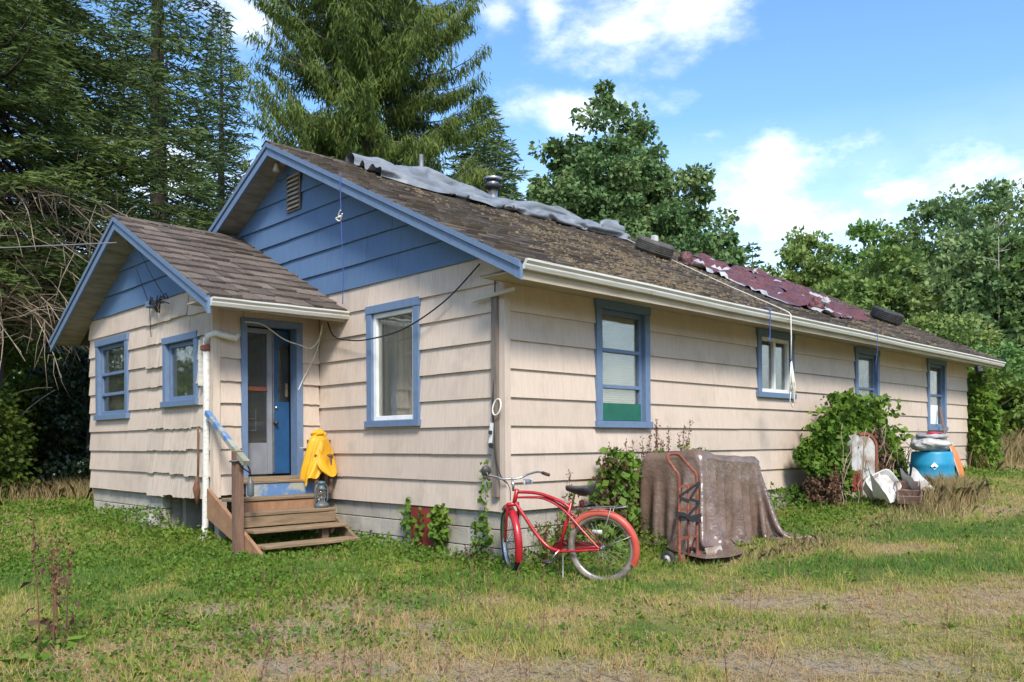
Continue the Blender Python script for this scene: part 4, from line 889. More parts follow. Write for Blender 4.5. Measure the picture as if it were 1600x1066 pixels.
for i in range(7):
    ox, oy = random.uniform(-.04, .04), random.uniform(-.03, .03); ln = random.uniform(.35, .62)
    loop = [(4.84 + ox * .2, -.70, 2.36), (4.84 + ox * 1.5 - .02, -.70 + oy, 2.30 - ln * .4), (4.84 + ox * 1.6, -.70 + oy, 2.36 - ln), (4.84 + ox * 1.2 + .03, -.71 + oy, 2.30 - ln * .5), (4.85, -.70, 2.38)]
    part(MB().tube(loop, .008, 5), 'bundle_loop', 'wire_white', rp, True)
part(MB().tube([(4.83, -.7, 1.95), (4.80, -.7, 1.82), (4.87, -.70, 1.74), (4.92, -.7, 1.84), (4.88, -.7, 1.98)], .006, 5), 'bundle_loop', 'wire_white', rp, True)
def cable(name, label, pts, r_, m_, cat='cable', n=24):
    P = [Vector(p) for p in pts]; out = []
    for i in range(len(P) - 1):
        p0, p1, p2, p3 = P[max(i - 1, 0)], P[i], P[i + 1], P[min(i + 2, len(P) - 1)]
        for k in range(8):
            t_ = k / 8; out.append(.5 * ((2 * p1) + (p2 - p0) * t_ + (2 * p0 - 5 * p1 + 4 * p2 - p3) * t_ ** 2 + (3 * p1 - p0 - 3 * p2 + p3) * t_ ** 3))
    out.append(P[-1]); return tag(MB().tube(out, r_, 6).build(name, m_, None, True), label, cat)
cable('blue_cord', 'blue cord hanging from the main gable roof edge over the gable siding', [(-OV - .0, 2.47, zt(2.47) + .04), (-OV - .035, 2.43, 4.50), (-OV - .03, 2.425, 4.2), (-OV - .02, 2.43, 3.9), (-.36, 2.46, 3.4), (-.33, 2.52, 2.99)], .006, 'cord_blue', 'cord')
cable('frayed_cord', 'white frayed knot tied on the blue gable cord', [(-OV - .05, 2.40, 4.10), (-OV - .04, 2.46, 4.05), (-OV - .03, 2.41, 4.03), (-OV - .05, 2.50, 4.02), (-OV - .03, 2.44, 3.98), (-OV - .05, 2.36, 4.05)], .009, 'wire_white', 'cord')
cable('black_cable', 'black cable sagging across the gable window from the main eave to the porch eave', [(-.07, .30, 3.17), (-.10, .85, 2.84), (-.14, 1.55, 2.60), (-.14, 2.3, 2.545), (-.10, 2.85, 2.60), (-.10, 3.1, 2.68), (-.12, 3.2, 2.86)], .009, 'wire_black')
cable('white_cable', 'white cable looping under the porch eave past the door top', [(-1.12, 3.5, 2.80), (-.9, 3.46, 2.78), (-.62, 3.44, 2.62), (-.40, 3.42, 2.56), (-.24, 3.40, 2.53), (-.14, 3.35, 2.68), (-.12, 3.32, 2.85), (-.14, 3.35, 2.70), (-.13, 3.45, 2.5), (-.28, 3.52, 2.15), (-.36, 3.53, 1.98)], .008, 'wire_white')
cable('corner_wire', 'black wire running down the grey board at the house corner', [(-.05, .085, 3.05), (-.055, .09, 2.6), (-.06, .085, 2.1), (-.08, .10, 1.68), (-.07, .085, 1.42), (-.09, .06, 1.2), (-.10, -.02, .95), (-.05, -.08, .85)], .008, 'wire_black')
cable('service_wire', 'grey overhead wire reaching the porch gable peak from the left', [(-PD - POV + .02, 5.75, 4.06), (-4.3, 8.3, 3.98), (-7.2, 11.2, 4.05), (-12, 16, 4.5)], .008, 'wire_grey')
for x in (4.25, 7.75):
    cable('eave_cord', 'blue cord dangling from the gutter %s' % ('just left of the white slider window' if x < 5 else 'left of the vine covered window'), [(x, -.62, 3.06), (x, -.705, 3.02), (x + .01, -.70, 2.8), (x + .02, -.69, 2.66), (x - .02, -.69, 2.5 if x > 5 else 2.62), (x + .03, -.69, 2.36 if x > 5 else 2.6)], .005 if x > 5 else .008, 'cord_blue', 'cord')
# corner board, stick, switch box, cable ring
cb = tag(MB().bbox((-.075, .045, .70), (-.04, .125, 2.80), .004).build('corner_board', 'wood_grey'), 'narrow weathered grey board standing against the house corner', 'board')
tag(MB().bar((-.09, .40, 2.79), (-.09, -.26, 2.83), .03, .035).build('pale_stick', 'pale_stick'), 'short pale stick nailed across the top of the corner board', 'stick')
sw = thing('switch_box', 'small white outlet strip with plugs hanging by the corner board', 'outlet', (-.09, .13, 1.3))
part(MB().bar((-.07, .15, 1.22), (-.07, .12, 1.48), .05, .02, (1, 0, 0)), 'strip', 'vinyl_white', sw)
part(MB().bbox((-.11, .10, 1.22), (-.08, .14, 1.27), .008), 'plug', 'black_metal', sw); part(MB().bbox((-.11, .11, 1.36), (-.08, .14, 1.40), .008), 'plug', 'black_metal', sw)
tag(MB().tube([(-.09 + .02 * math.sin(a_), .03 + .06 * math.cos(a_), 1.64 + .085 * math.sin(a_)) for a_ in np.linspace(0, 6.28, 22)[:-1]], .009, 6, closed=True).build('cable_ring', 'wire_white', None, True), 'white ring of coiled cable hanging on the corner board', 'cable')
dh = thing('dark_strap', 'dark frayed strap hanging on the porch siding beside the downspout', 'strap', (-1.55, 3.9, .55))
part(MB().tube([(-1.545, 3.91, 1.49), (-1.55, 3.905, 1.1), (-1.55, 3.91, .86)], .012, 6), 'strap', 'rust_seed', dh, True)
part(MB().tube([(-1.56, 3.91, .88), (-1.57, 3.915, .72), (-1.56, 3.91, .52)], [.015, .045, .02], 8), 'tassel', 'rust_seed', dh, True)
wm = thing('wire_mast', 'small blue insulator with tangled black wires on the porch gable', 'insulator', (-1.56, 5.1, 3.2))
part(MB().bbox((-1.62, 5.27, 3.14), (-1.52, 5.38, 3.23), .015), 'bracket', 'blue_trim', wm)
for i in range(6):
    y0 = 5.3 - random.uniform(0, .1); P = [(-1.6, y0, 3.18)]
    for k in range(4): P.append((-1.6 - random.uniform(0, .06), P[-1][1] - random.uniform(.02, .22), 3.16 + random.uniform(-.14, .10)))
    part(MB().tube(P, .008, 5), 'wire', 'wire_black', wm, True)
for a_, b_ in (((-1.6, 5.3, 3.2), (-PD - POV + .0, 5.42, 4.15)), ((-1.6, 4.75, 3.2), (-PD - POV, 4.95, 3.85)), ((-1.58, 5.33, 3.15), (-1.55, 5.36, 2.75))): part(MB().tube([a_, tuple((Vector(a_) + Vector(b_)) / 2 - Vector((0, 0, .04))), b_], .005, 5), 'wire', 'wire_black', wm, True)
rk = thing('field_stone', 'pale grey stone half sunk in the weeds below the porch', 'stone', (-1.75, 5.0, .1))
def rock(u, v):
    a_ = u * 6.283; p = v * math.pi; d = Vector((math.cos(a_) * math.sin(p), math.sin(a_) * math.sin(p), math.cos(p))); return tuple(Vector((-1.75, 4.9, .24)) + d * .12 * (1 + .5 * nz3(tuple(d), 1.6)))
part(MB().grid(rock, 18, 12, wrap=True), 'stone_body', 'rock', rk, True)

# ------------------------------------------------------------------ bicycle
rc, fc = Vector((0.0, -1.30, 0)), Vector((-.37, -.27, 0))
fdir = (fc - rc).normalized(); ldir = Vector((-fdir.y, fdir.x, 0))
gr = gz1(rc.x, rc.y) - .02
bike = thing('bicycle', 'red cruiser bicycle with black saddle parked at the house corner', 'bicycle', (rc.x, rc.y, gr))
lean = Matrix.Rotation(R(-5), 4, 'X')
BM = Matrix.Translation((rc.x, rc.y, gr)) @ Matrix((fdir, ldir, UPV)).transposed().to_4x4() @ lean
WR = .335
PIV = Vector((.90, 0, 0)); STEER = Matrix.Translation(PIV) @ Matrix.Rotation(R(-50), 4, 'Z') @ Matrix.Translation(-PIV)
HUBX = 1.06
def curve(pts, n=8):
    P = [Vector(p) for p in pts]; out = []
    for i in range(len(P) - 1):
        p0, p1, p2, p3 = P[max(i - 1, 0)], P[i], P[i + 1], P[min(i + 2, len(P) - 1)]
        for k in range(n):
            t_ = k / n; out.append(.5 * ((2 * p1) + (p2 - p0) * t_ + (2 * p0 - 5 * p1 + 4 * p2 - p3) * t_ ** 2 + (3 * p1 - p0 - 3 * p2 + p3) * t_ ** 3))
    return out + [P[-1]]
def bp(mb, name, m_, M4=None, parent=None, smooth=True):
    mb.xf(BM @ (M4 or Matrix())); return part(mb, name, m_, parent or bike, smooth)
fr_ = MB()
fr_.tube(curve([(.845, 0, .845), (.62, 0, .835), (.40, 0, .765), (.30, .0, .70)]), .0165, 10)
for sg in (-1, 1):
    fr_.tube(curve([(.86, 0, .79), (.72, sg * .012, .795), (.55, sg * .02, .785), (.36, sg * .03, .69), (.16, sg * .055, .50), (0, sg * .062, .337)]), .0105, 8)
    fr_.tube(curve([(.43, sg * .02, .285), (.30, sg * .055, .30), (0, sg * .062, .333)]), .0115, 8)
fr_.tube(curve([(.88, 0, .75), (.80, 0, .64), (.66, 0, .44), (.54, 0, .32), (.43, 0, .285)]), .0175, 10)
fr_.tube([(.43, 0, .285), (.285, 0, .76)], .0165, 10); fr_.tube([(.845, 0, .87), (.885, 0, .72)], .021, 12); fr_.tube([(.43, -.04, .285), (.43, .04, .285)], .024, 12)
fr_o = bp(fr_, 'frame', 'bike_red')
def wheel(cx, M4, name, tyrem, rimm):
    prof = [(WR - .052, -.018), (WR - .045, -.024), (WR - .02, -.026), (WR - .004, -.014), (WR, 0), (WR - .004, .014), (WR - .02, .026), (WR - .045, .024), (WR - .052, .018)]
    wo_ = bp(MB().lathe(prof, 56, (cx, 0, WR), 'y'), name, tyrem, M4)
    bp(MB().lathe([(WR - .050, -.019), (WR - .062, -.015), (WR - .066, 0), (WR - .062, .015), (WR - .050, .019)], 56, (cx, 0, WR), 'y'), 'rim', rimm, M4, wo_)
    mb = MB(); n_ = 32
    for i in range(n_):
        a_ = 2 * math.pi * i / n_; b_ = a_ + (.45 if i % 4 < 2 else -.45); sd2 = .03 if i % 2 else -.03
        mb.tube([(cx + .018 * math.cos(b_), sd2, WR + .018 * math.sin(b_)), (cx + (WR - .06) * math.cos(a_), 0, WR + (WR - .06) * math.sin(a_))], .0016, 4)
    bp(mb, 'spokes', 'dull_metal', M4, wo_)
    bp(MB().lathe([(.008, -.065), (.008, -.04), (.022, -.034), (.022, -.026), (.014, -.02), (.014, .02), (.022, .026), (.022, .034), (.008, .04), (.008, .065)], 14, (cx, 0, WR), 'y'), 'hub', 'chrome', M4, wo_)
    return wo_
rw = wheel(0, None, 'rear_wheel', 'tread_pale', 'dull_metal'); fw_ = wheel(HUBX, STEER, 'front_wheel', 'rubber', 'chrome')
bp(MB().bbox((-.01, -.006, WR + .13), (.09, .006, WR + .17), .004), 'wheel_reflector', 'junk_white', None, rw)
def fender(cx, a0, a1, M4, m_, name):
    V = []; F = []; n_ = 34; sec = [(-.036, -.030), (-.036, -.006), (-.026, .010), (-.01, .018), (.01, .018), (.026, .010), (.036, -.006), (.036, -.030)]; sec2 = [(x * .93, z - .004) for x, z in reversed(sec)]; S_ = sec + sec2; k = len(S_)
    for i in range(n_ + 1):
        a_ = a0 + (a1 - a0) * i / n_
        for y, dr_ in S_: r_ = WR + .012 + dr_; V.append((cx + r_ * math.cos(a_), y, WR + r_ * math.sin(a_)))
    for i in range(n_):
        for j in range(k): F.append((i * k + j, i * k + (j + 1) % k, (i + 1) * k + (j + 1) % k, (i + 1) * k + j))
    F += [tuple(range(k)), tuple(reversed(range(n_ * k, n_ * k + k)))]
    return bp(MB().add(V, F), name, m_, M4, None, 'angle')
fender(0, R(35), R(205), None, 'fender_faded', 'rear_fender'); fender(HUBX, R(62), R(205), STEER, 'bike_red', 'front_fender')
for sg in (-1, 1):
    bp(MB().tube([(0, sg * .05, WR), (-.30, sg * .04, WR + .13)], .004, 6), 'fender_stay', 'dull_metal'); bp(MB().tube([(HUBX, sg * .05, WR), (HUBX - .33, sg * .04, WR + .02)], .004, 6), 'fender_stay', 'dull_metal', STEER)
fk = MB()
for sg in (-1, 1): fk.tube(curve([(.885, sg * .03, .735), (.905, sg * .055, .66), (.96, sg * .06, .50), (1.02, sg * .058, .38), (HUBX, sg * .055, WR)]), .0125, 8)
fk.tube([(.886, -.06, .725), (.886, .06, .725)], .02, 10); bp(fk, 'fork', 'bike_red', STEER)
hb = MB(); hb.tube([(.845, 0, .86), (.84, 0, .93), (.88, 0, .965), (.91, 0, .97)], .0125, 10)
hbo = bp(hb, 'stem', 'chrome', STEER)
mb = MB()
for sg in (-1, 1): mb.tube(curve([(.91, 0, .97), (.91, sg * .09, .975), (.89, sg * .165, 1.005), (.82, sg * .24, 1.03), (.70, sg * .275, 1.025)]), .0112, 8)
hbar = bp(mb, 'handlebar', 'chrome', STEER)
for sg in (-1, 1): bp(MB().tube([(.735, sg * .27, 1.027), (.60, sg * .288, 1.02)], .0165, 10), 'grip', 'grip_brown', STEER, hbar)
bp(MB().lathe([(0, -.012), (.046, -.01), (.05, 0), (.046, .008), (0, .01)], 18, (.80, .27, 1.08), 'x'), 'mirror', 'black_metal', STEER); bp(MB().tube([(.79, .25, 1.02), (.79, .26, 1.05), (.80, .27, 1.08)], .006, 6), 'mirror_arm', 'dull_metal', STEER)
bp(MB().tube([(.78, .255, 1.02), (.80, .285, .96), (.74, .30, .90)], .007, 6), 'brake_lever', 'dull_metal', STEER)
bp(MB().bbox((.935, -.22, .90), (.945, -.13, .955), .003), 'badge_plate', 'paper', STEER); bp(MB().bbox((.928, -.205, .91), (.934, -.145, .945), .002), 'badge_emblem', 'storm_grey', STEER)
def sad(u, v):
    x = .05 + .29 * v; w_ = .115 * (1 - v) ** .75 + .022 if v > .18 else .115 * (1 - .18) ** .75 * (v / .18) ** .45 + .022
    a_ = u * 2 * math.pi; top = .905 + .02 * (1 - v) ** 2 - .012 * math.sin(v * 3.14); th = .034 + .065 * (1 - v) * min(1, v * 6 + .3)
    e_ = 1 if 0 < v < 1 else .05
    return (x, w_ * math.cos(a_) * e_, top - (.0 if math.sin(a_) > 0 else 0) + (.016 if math.sin(a_) > 0 else th) * math.sin(a_) * e_)
sdl = bp(MB().grid(sad, 24, 22, wrap=True), 'saddle', 'vinyl_black')
bp(MB().tube([(.285, 0, .70), (.252, 0, .84), (.19, 0, .865)], .0125, 10), 'seat_post', 'chrome')
for sg in (-1, 1):
    bp(MB().tube([(.10 + .012 * math.cos(k * .9), sg * .05 + .012 * math.sin(k * .9), .825 + k * .0028) for k in range(22)], .003, 5), 'saddle_spring', 'dull_metal', None, sdl); bp(MB().tube([(.10, sg * .05, .825), (.2, sg * .03, .83), (.30, sg * .012, .90)], .004, 6), 'saddle_rail', 'dull_metal', None, sdl)
mb = MB()
for sg in (-1, 1): mb.tube(curve([(.24, sg * .03, .70), (.05, sg * .05, .71), (-.18, sg * .05, .725), (-.26, sg * .02, .735)]), .005, 6); mb.tube([(-.12, sg * .055, .72), (0, sg * .062, WR)], .0045, 6)
for x in (.1, 0, -.1): mb.tube([(x, -.05, .712), (x, .05, .712)], .004, 6)
bp(mb, 'rear_rack', 'dull_metal'); bp(MB().bbox((.165, -.02, .715), (.2, .02, .78), .006), 'rear_reflector', 'dark_red')
bp(MB().lathe([(.085, -.05), (.09, -.048), (.09, -.044), (.085, -.042)], 28, (.43, 0, .285), 'y'), 'chainring', 'black_metal')
cg = [(.53, .30), (.50, .36), (.42, .385), (.05, .365), (-.04, .345), (0, .325), (.3, .325), (.4, .32), (.46, .26), (.52, .25)]
bp(MB().prism([(x, -.068, z) for x, z in cg], (0, .006, 0)), 'chain_guard', 'dark_red', None, None, False)
crk = bp(MB().tube([(.43, .05, .285), (.50, .058, .20)], .009, 8).tube([(.43, -.075, .285), (.36, -.08, .37)], .009, 8).tube([(.43, -.08, .285), (.43, .055, .285)], .01, 8), 'crank', 'chrome')
bp(MB().bbox((.46, .065, .185), (.55, .14, .21), .006), 'pedal', 'black_metal', None, crk); bp(MB().bbox((.545, .07, .188), (.552, .13, .207), .002), 'pedal_reflector', 'orange', None, crk); bp(MB().bbox((.31, -.165, .36), (.40, -.09, .385), .006), 'pedal', 'black_metal', None, crk)
bp(MB().tube([(.37, .05, .275), (.34, .15, .05), (.335, .165, .015)], .007, 6), 'kickstand', 'dull_metal')
bp(MB().tube(curve([(.80, .25, 1.02), (.93, .14, 1.0), (.94, .02, .90), (.90, .02, .76)]), .004, 5), 'brake_cable', 'wire_black', STEER)

# ------------------------------------------------------------------ hand truck
hz = gz1(1.25, -1.3) - .02; tx, ty_ = 1.24, -1.30
ht = thing('hand_truck', 'rusty red hand truck with black straps in front of the brown tarp', 'hand truck', (tx, ty_, hz))
rail = lambda x: (tx + x, ty_, hz)
A, B_ = 0.0, .33
hp = curve([(tx, ty_, hz + .02), (tx, ty_, hz + .5), (tx, ty_, hz + .92), (tx + .005, ty_ + .06, hz + 1.02), (tx + .02, ty_ + .15, hz + 1.12), (tx + .07, ty_ + .18, hz + 1.165), (tx + .17, ty_ + .185, hz + 1.175), (tx + .26, ty_ + .18, hz + 1.165), (tx + .31, ty_ + .14, hz + 1.10), (tx + .328, ty_ + .06, hz + 1.01), (tx + .33, ty_, hz + .92), (tx + .33, ty_, hz + .5), (tx + .33, ty_, hz + .02)], 6)
hf = part(MB().tube(hp, .0165, 10), 'frame', 'rust_red', ht, True)
for z in (.30, .60, .84): part(MB().bar((tx, ty_, hz + z), (tx + .33, ty_, hz + z), .012, .03), 'crossbar', 'rust_red', ht)
part(MB().tube([(tx + .165, ty_, hz + .03), (tx + .165, ty_, hz + .85)], .012, 8), 'centre_bar', 'rust_red', ht, True)
for x in (-.02, .28): part(MB().prism([(tx + x, ty_ - .02, hz + .14), (tx + x + .07, ty_ - .02, hz + .14), (tx + x + .085, ty_ - .05, hz + .012), (tx + x - .015, ty_ - .05, hz + .012)], (0, -.006, 0)), 'foot_plate', 'rust_red', ht)
part(MB().box((tx - .04, ty_ - .22, hz + .005), (tx + .37, ty_ - .03, hz + .013)), 'toe_plate', 'rust_red', ht)
for x in (-.06, .39):
    wl_ = part(MB().lathe([(.05, -.022), (.078, -.024), (.085, -.012), (.085, .012), (.078, .024), (.05, .022)], 26, (tx + x, ty_ + .10, hz + .085), 'x'), 'wheel', 'rubber', ht, True)
    part(MB().lathe([(0, -.03), (.018, -.03), (.02, -.018), (.052, -.016), (.052, .016), (.02, .018), (0, .02)], 20, (tx + x, ty_ + .10, hz + .085), 'x'), 'hub', 'enamel', wl_, True)
part(MB().tube([(tx - .09, ty_ + .10, hz + .085), (tx + .42, ty_ + .10, hz + .085)], .01, 8), 'axle', 'dull_metal', ht, True)
for x in (0, .33): part(MB().tube([(tx + x, ty_, hz + .35), (tx + x, ty_ + .10, hz + .085)], .009, 8), 'axle_brace', 'rust_red', ht, True)
zig = [((-.02, .74), (.35, .87)), ((.35, .87), (.16, .70)), ((.16, .70), (.34, .66)), ((.34, .66), (.10, .52)), ((-.02, .52), (.35, .46)), ((-.02, .50), (.35, .52)), ((-.03, .72), (.12, .68)), ((.0, .56), (.2, .47)), ((-.10, .57), (.05, .54))]
for i, (a_, b_) in enumerate(zig): part(MB().bar((tx + a_[0], ty_ - .022 - .003 * i, hz + a_[1]), (tx + b_[0], ty_ - .024 - .003 * i, hz + b_[1]), .006, .04 if i > 3 else .03), 'strap', 'strap', ht)

# ------------------------------------------------------------------ tarp covered pile
pile = thing('covered_pile', 'pile under a crumpled brown tarp against the long wall', 'tarp', (2.5, -.75, .05))
bx0, bx1, by0, by1 = 2.02, 3.34, -1.06, -.26
def pile_top(x, y): return 1.125 - .07 * (x - bx0) / (bx1 - bx0) + .05 * np.exp(-((x - 2.15) / .16) ** 2 - ((y + .9) / .2) ** 2) + .03 * vnoise(x * 5, y * 5, 3)
def pile_hit(p):
    p[PINM, :2] = PINXY
    hit = np.zeros(len(p), bool); x, y, z = p[:, 0], p[:, 1], p[:, 2]; tz = pile_top(x, y)
    # the box under the sheet flares a little towards the ground
    ins = (x > bx0 - .01) & (x < bx1 + .01) & (y > by0 - .01) & (y < by1 + .01) & (z < tz)
    if ins.any():
        q = p[ins]; dd = np.stack([tz[ins] - q[:, 2], q[:, 0] - (bx0 - .01), (bx1 + .01) - q[:, 0], q[:, 1] - (by0 - .01), (by1 + .01) - q[:, 1]], 1); k = dd.argmin(1); r_ = np.arange(len(q)); d_ = dd[r_, k]
        q[:, 2] += np.where(k == 0, d_, 0); q[:, 0] += np.where(k == 1, -d_, np.where(k == 2, d_, 0)); q[:, 1] += np.where(k == 3, -d_, np.where(k == 4, d_, 0)); p[ins] = q; hit |= ins
    g = PILE_G; lo = p[:, 2] < g; p[lo, 2] = g; hit |= lo; p[:, 1] = np.minimum(p[:, 1], -.055); return p, hit
PILE_G = gz1(2.6, -1.2) + .025
U, Vv = np.meshgrid(np.arange(1.12, 4.40, .032), np.arange(-2.08, -.055, .032), indexing='ij')
U2 = U; P0 = np.stack([U2 + .10 * (Vv + 1) * (U > 3.3), Vv, 1.30 + .05 * np.sin(U * 21 + 2 * np.sin(Vv * 2)) * np.clip((by0 - Vv) / .5, 0, 1) + .02 * np.sin(U * 9) + .015 * np.sin(Vv * 13 + U * 5) + .01 * rng.normal(size=U.shape)], -1)
PINM = ((U > bx0 + .03) & (U < bx1 - .03) & (Vv > by0 + .03) & (Vv < by1 - .03)).ravel(); PINXY = P0.reshape(-1, 3)[PINM, :2].copy()
cloth_obj(drape(P0, .032 * (1 + .30 * np.clip((by0 - Vv) / .9, 0, 1) + .12 * np.clip((Vv - by0) / .3, 0, 0)), .032, pile_hit, 260, 6, .0022, .965, .12, .3), 'tarp_sheet', 'brown_tarp', pile)
for i, (x, y) in enumerate(((2.1, -.98), (3.26, -.98), (2.1, -.34), (3.26, -.34))): part(MB().bbox((x - .05, y - .05, PILE_G - .1), (x + .05, y + .05, 1.05), .01), 'crate_post', 'wood_grey', pile)
part(MB().bbox((2.06, -1.02, .35), (3.30, -.30, 1.04), .01), 'crate_body', 'wood_grey', pile)
def crumple(c, r_, seed, sc=1.4, amp=.35, n=40, m_=22):
    def fn(u, v):
        a_ = u * 6.2832; p = v * math.pi; d = Vector((math.cos(a_) * math.sin(p), math.sin(a_) * math.sin(p), math.cos(p)))
        k = 1 + amp * nz3(tuple(d * sc + Vector((seed, seed * 2, 0)))) + amp * .5 * abs(nz3(tuple(d * sc * 3.1 + Vector((seed, 0, 0)))))
        return (c[0] + d.x * r_[0] * k, c[1] + d.y * r_[1] * k, c[2] + d.z * r_[2] * k)
    return MB().grid(fn, n, m_, wrap=True)
cn_ = thing('dented_can', 'small dented white can lying at the foot of the brown tarp', 'can', (1.55, -1.42, .05))
M4 = Matrix.Translation((1.66, -1.45, gz1(1.6, -1.45) + .085)) @ Matrix.Rotation(R(75), 4, 'X') @ Matrix.Rotation(R(35), 4, 'Y') @ Matrix.Scale(.78, 4)
part(MB().lathe([(0, -.11), (.085, -.11), (.09, -.10), (.082, 0), (.09, .1), (.088, .11), (.08, .105), (.078, .0), (.07, -.09)], 22).xf(M4), 'can_body', 'enamel', cn_, True)
part(crumple((2.95, -.22, 1.09), (.09, .08, .05), 3), 'can_body', 'vinyl_black', thing('black_bag', 'scrap of black plastic on the back edge of the brown tarp', 'plastic', (2.95, -.22, 1.05)), True)

# ------------------------------------------------------------------ junk by the far windows
ap = thing('rusty_tank', 'round topped white enamel tank with rusty rim inside the vine mound', 'tank', (7.2, -.85, .3))
zg = gz1(7.2, -.9)
TM = Matrix.Translation((6.72, -.78, 0)) @ Matrix.Rotation(R(-28), 4, 'Z') @ Matrix.Translation((-6.83, .8, 0))
def arch(x0, x1, z0, z1, n=18):
    r_ = (x1 - x0) / 2; c = (x0 + x1) / 2; return [(x0, z0), (x1, z0)] + [(c + r_ * math.cos(a_), z1 - r_ + r_ * math.sin(a_)) for a_ in np.linspace(0, math.pi, n)]
part(MB().prism([(x, -.98, z) for x, z in arch(6.62, 7.06, zg - .05, zg + .92)], (0, .28, 0)).xf(TM), 'shell', 'enamel', ap)
mbr = MB(); oa, ia = arch(6.60, 7.08, zg, zg + .94)[2:], arch(6.64, 7.04, zg, zg + .90)[2:]
oa = [(7.08, zg)] + oa; ia = [(7.04, zg)] + ia
for i in range(12): mbr.prism([(oa[i][0], -1.0, oa[i][1]), (oa[i + 1][0], -1.0, oa[i + 1][1]), (ia[i + 1][0], -1.0, ia[i + 1][1]), (ia[i][0], -1.0, ia[i][1])], (0, .05, 0))
part(mbr.xf(TM), 'rim', 'rust_red', ap); part(MB().bbox((6.60, -1.004, zg + .05), (6.80, -.985, zg + .36), .01).xf(TM), 'red_plate', 'red_panel', ap)
ba = thing('white_basin', 'dirty white plastic basin tipped over in front of the vine mound', 'basin', (6.9, -1.35, .35))
M4 = Matrix.Translation((6.35, -1.25, gz1(6.4, -1.3) + .18)) @ Matrix.Rotation(R(-38), 4, 'Z') @ Matrix.Rotation(R(62), 4, 'X') @ Matrix.Rotation(R(24), 4, 'Z') @ Matrix.Scale(.8, 4)
def rrect(w_, h_, z, n=9, p=5):
    out = []
    for i in range(4 * n): a_ = 2 * math.pi * i / (4 * n); c, s_ = math.cos(a_), math.sin(a_); k = 1 / (abs(c) ** p + abs(s_) ** p) ** (1 / p); out.append((w_ * c * k, h_ * s_ * k, z))
    return out
def loft(rings):
    n_ = len(rings[0]); V = [p for r_ in rings for p in r_]; F = [(i * n_ + j, i * n_ + (j + 1) % n_, (i + 1) * n_ + (j + 1) % n_, (i + 1) * n_ + j) for i in range(len(rings) - 1) for j in range(n_)]
    F.append(tuple(range((len(rings) - 1) * n_, len(rings) * n_))); return MB().add(V, F)
part(loft([rrect(.24, .17, -.001), rrect(.27, .20, .14), rrect(.29, .22, .26), rrect(.30, .23, .27), rrect(.28, .21, .275), rrect(.26, .19, .25), rrect(.23, .16, .20)]).xf(M4), 'basin_shell', 'junk_white', ba, 'angle')
ck = thing('brown_crate', 'broken brown crate lying in the grass below the blue barrel', 'crate', (7.2, -1.6, .3))
M4 = Matrix.Translation((6.3, -1.72, gz1(6.3, -1.72) + .16)) @ Matrix.Rotation(R(25), 4, 'Z') @ Matrix.Rotation(R(-22), 4, 'Y')
for a_, b_ in (((-.26, -.16, 0), (.26, -.145, .03)), ((-.26, -.16, .09), (.26, -.145, .12)), ((-.26, .145, 0), (.26, .16, .03)), ((-.26, .145, .09), (.26, .16, .12)), ((-.26, -.14, .0), (-.245, .14, .12)), ((.245, -.14, 0), (.26, .14, .12)), ((-.02, -.14, 0), (-.005, .14, .1)), ((-.24, -.14, -.01), (.24, .14, 0)), ((-.26, -.158, .031), (-.23, -.147, .089)), ((.0, -.158, .031), (.03, -.147, .089)), ((.23, -.158, .031), (.26, -.147, .089))):
    part(MB().bbox(a_, b_, .003).xf(M4), 'slat', 'crate_brown', ck)
for i, (c, r_, lb) in enumerate((((6.65, -1.72, .22), (.24, .16, .10), 'torn white sheet metal curled beside the brown crate'), ((5.95, -1.5, .2), (.16, .12, .07), 'folded white scrap behind the brown crate'))):
    def fn(u, v, c=c, r_=r_, i=i):
        x = c[0] + r_[0] * (2 * u - 1); y = c[1] + r_[1] * (2 * v - 1); z = gz1(c[0], c[1]) + c[2] * .4 + .22 * (2 * u - 1) ** 2 * (.5 + v) + .1 * v + .05 * nz3((u * 3, v * 3, i * 5.))
        return (x, y, z)
    o_ = tag(MB().grid(fn, 24, 14).build('scrap_sheet', 'junk_white', None, True), lb, 'scrap', 'scraps by the crate')
bz = gz1(8.1, -1.4)
br = thing('plastic_barrel', 'blue plastic barrel below the far window', 'barrel', (8.15, -1.4, bz))
bH = 1.09 - bz
part(MB().lathe([(0, bz + bH - .03), (.26, bz + bH - .03), (.27, bz + bH), (.295, bz + bH - .005), (.305, bz + bH - .035), (.315, bz + bH * .72), (.328, bz + bH * .66), (.318, bz + bH * .62), (.33, bz + bH * .45), (.34, bz + bH * .30), (.332, bz + bH * .27), (.31, bz), (0, bz)], 40, (8.15, -1.4, 0)), 'drum', 'barrel_blue', br, True)
M4 = Matrix.Translation((8.15, -1.4, 0)) @ Matrix.Rotation(R(-155), 4, 'Z')
part(MB().prism([(.327, 0, bz + bH * .55), (.324, .055, bz + bH * .64), (.318, .0, bz + bH * .74), (.324, -.055, bz + bH * .64)], (.004, 0, 0)).xf(M4), 'hazard_label', 'paper', br); part(MB().prism([(.332, .0, bz + bH * .58), (.332, .03, bz + bH * .61), (.332, -.0, bz + bH * .64), (.332, -.03, bz + bH * .61)], (.002, 0, 0)).xf(M4), 'hazard_symbol', 'black_metal', br)
def sack(c, r_, seed, m_, name, label, cat, grp=None):
    t_ = thing(name, label, cat, (c[0], c[1], c[2] - r_[2]), grp); part(crumple(c, r_, seed, 1.3, .3, 60, 30), 'sack_body', m_, t_, True); return t_
sack((8.13, -1.38, 1.20), (.37, .27, .13), 1.7, 'plastic_bag', 'grey_bag', 'full grey plastic bag lying flat on top of the blue barrel', 'bag')
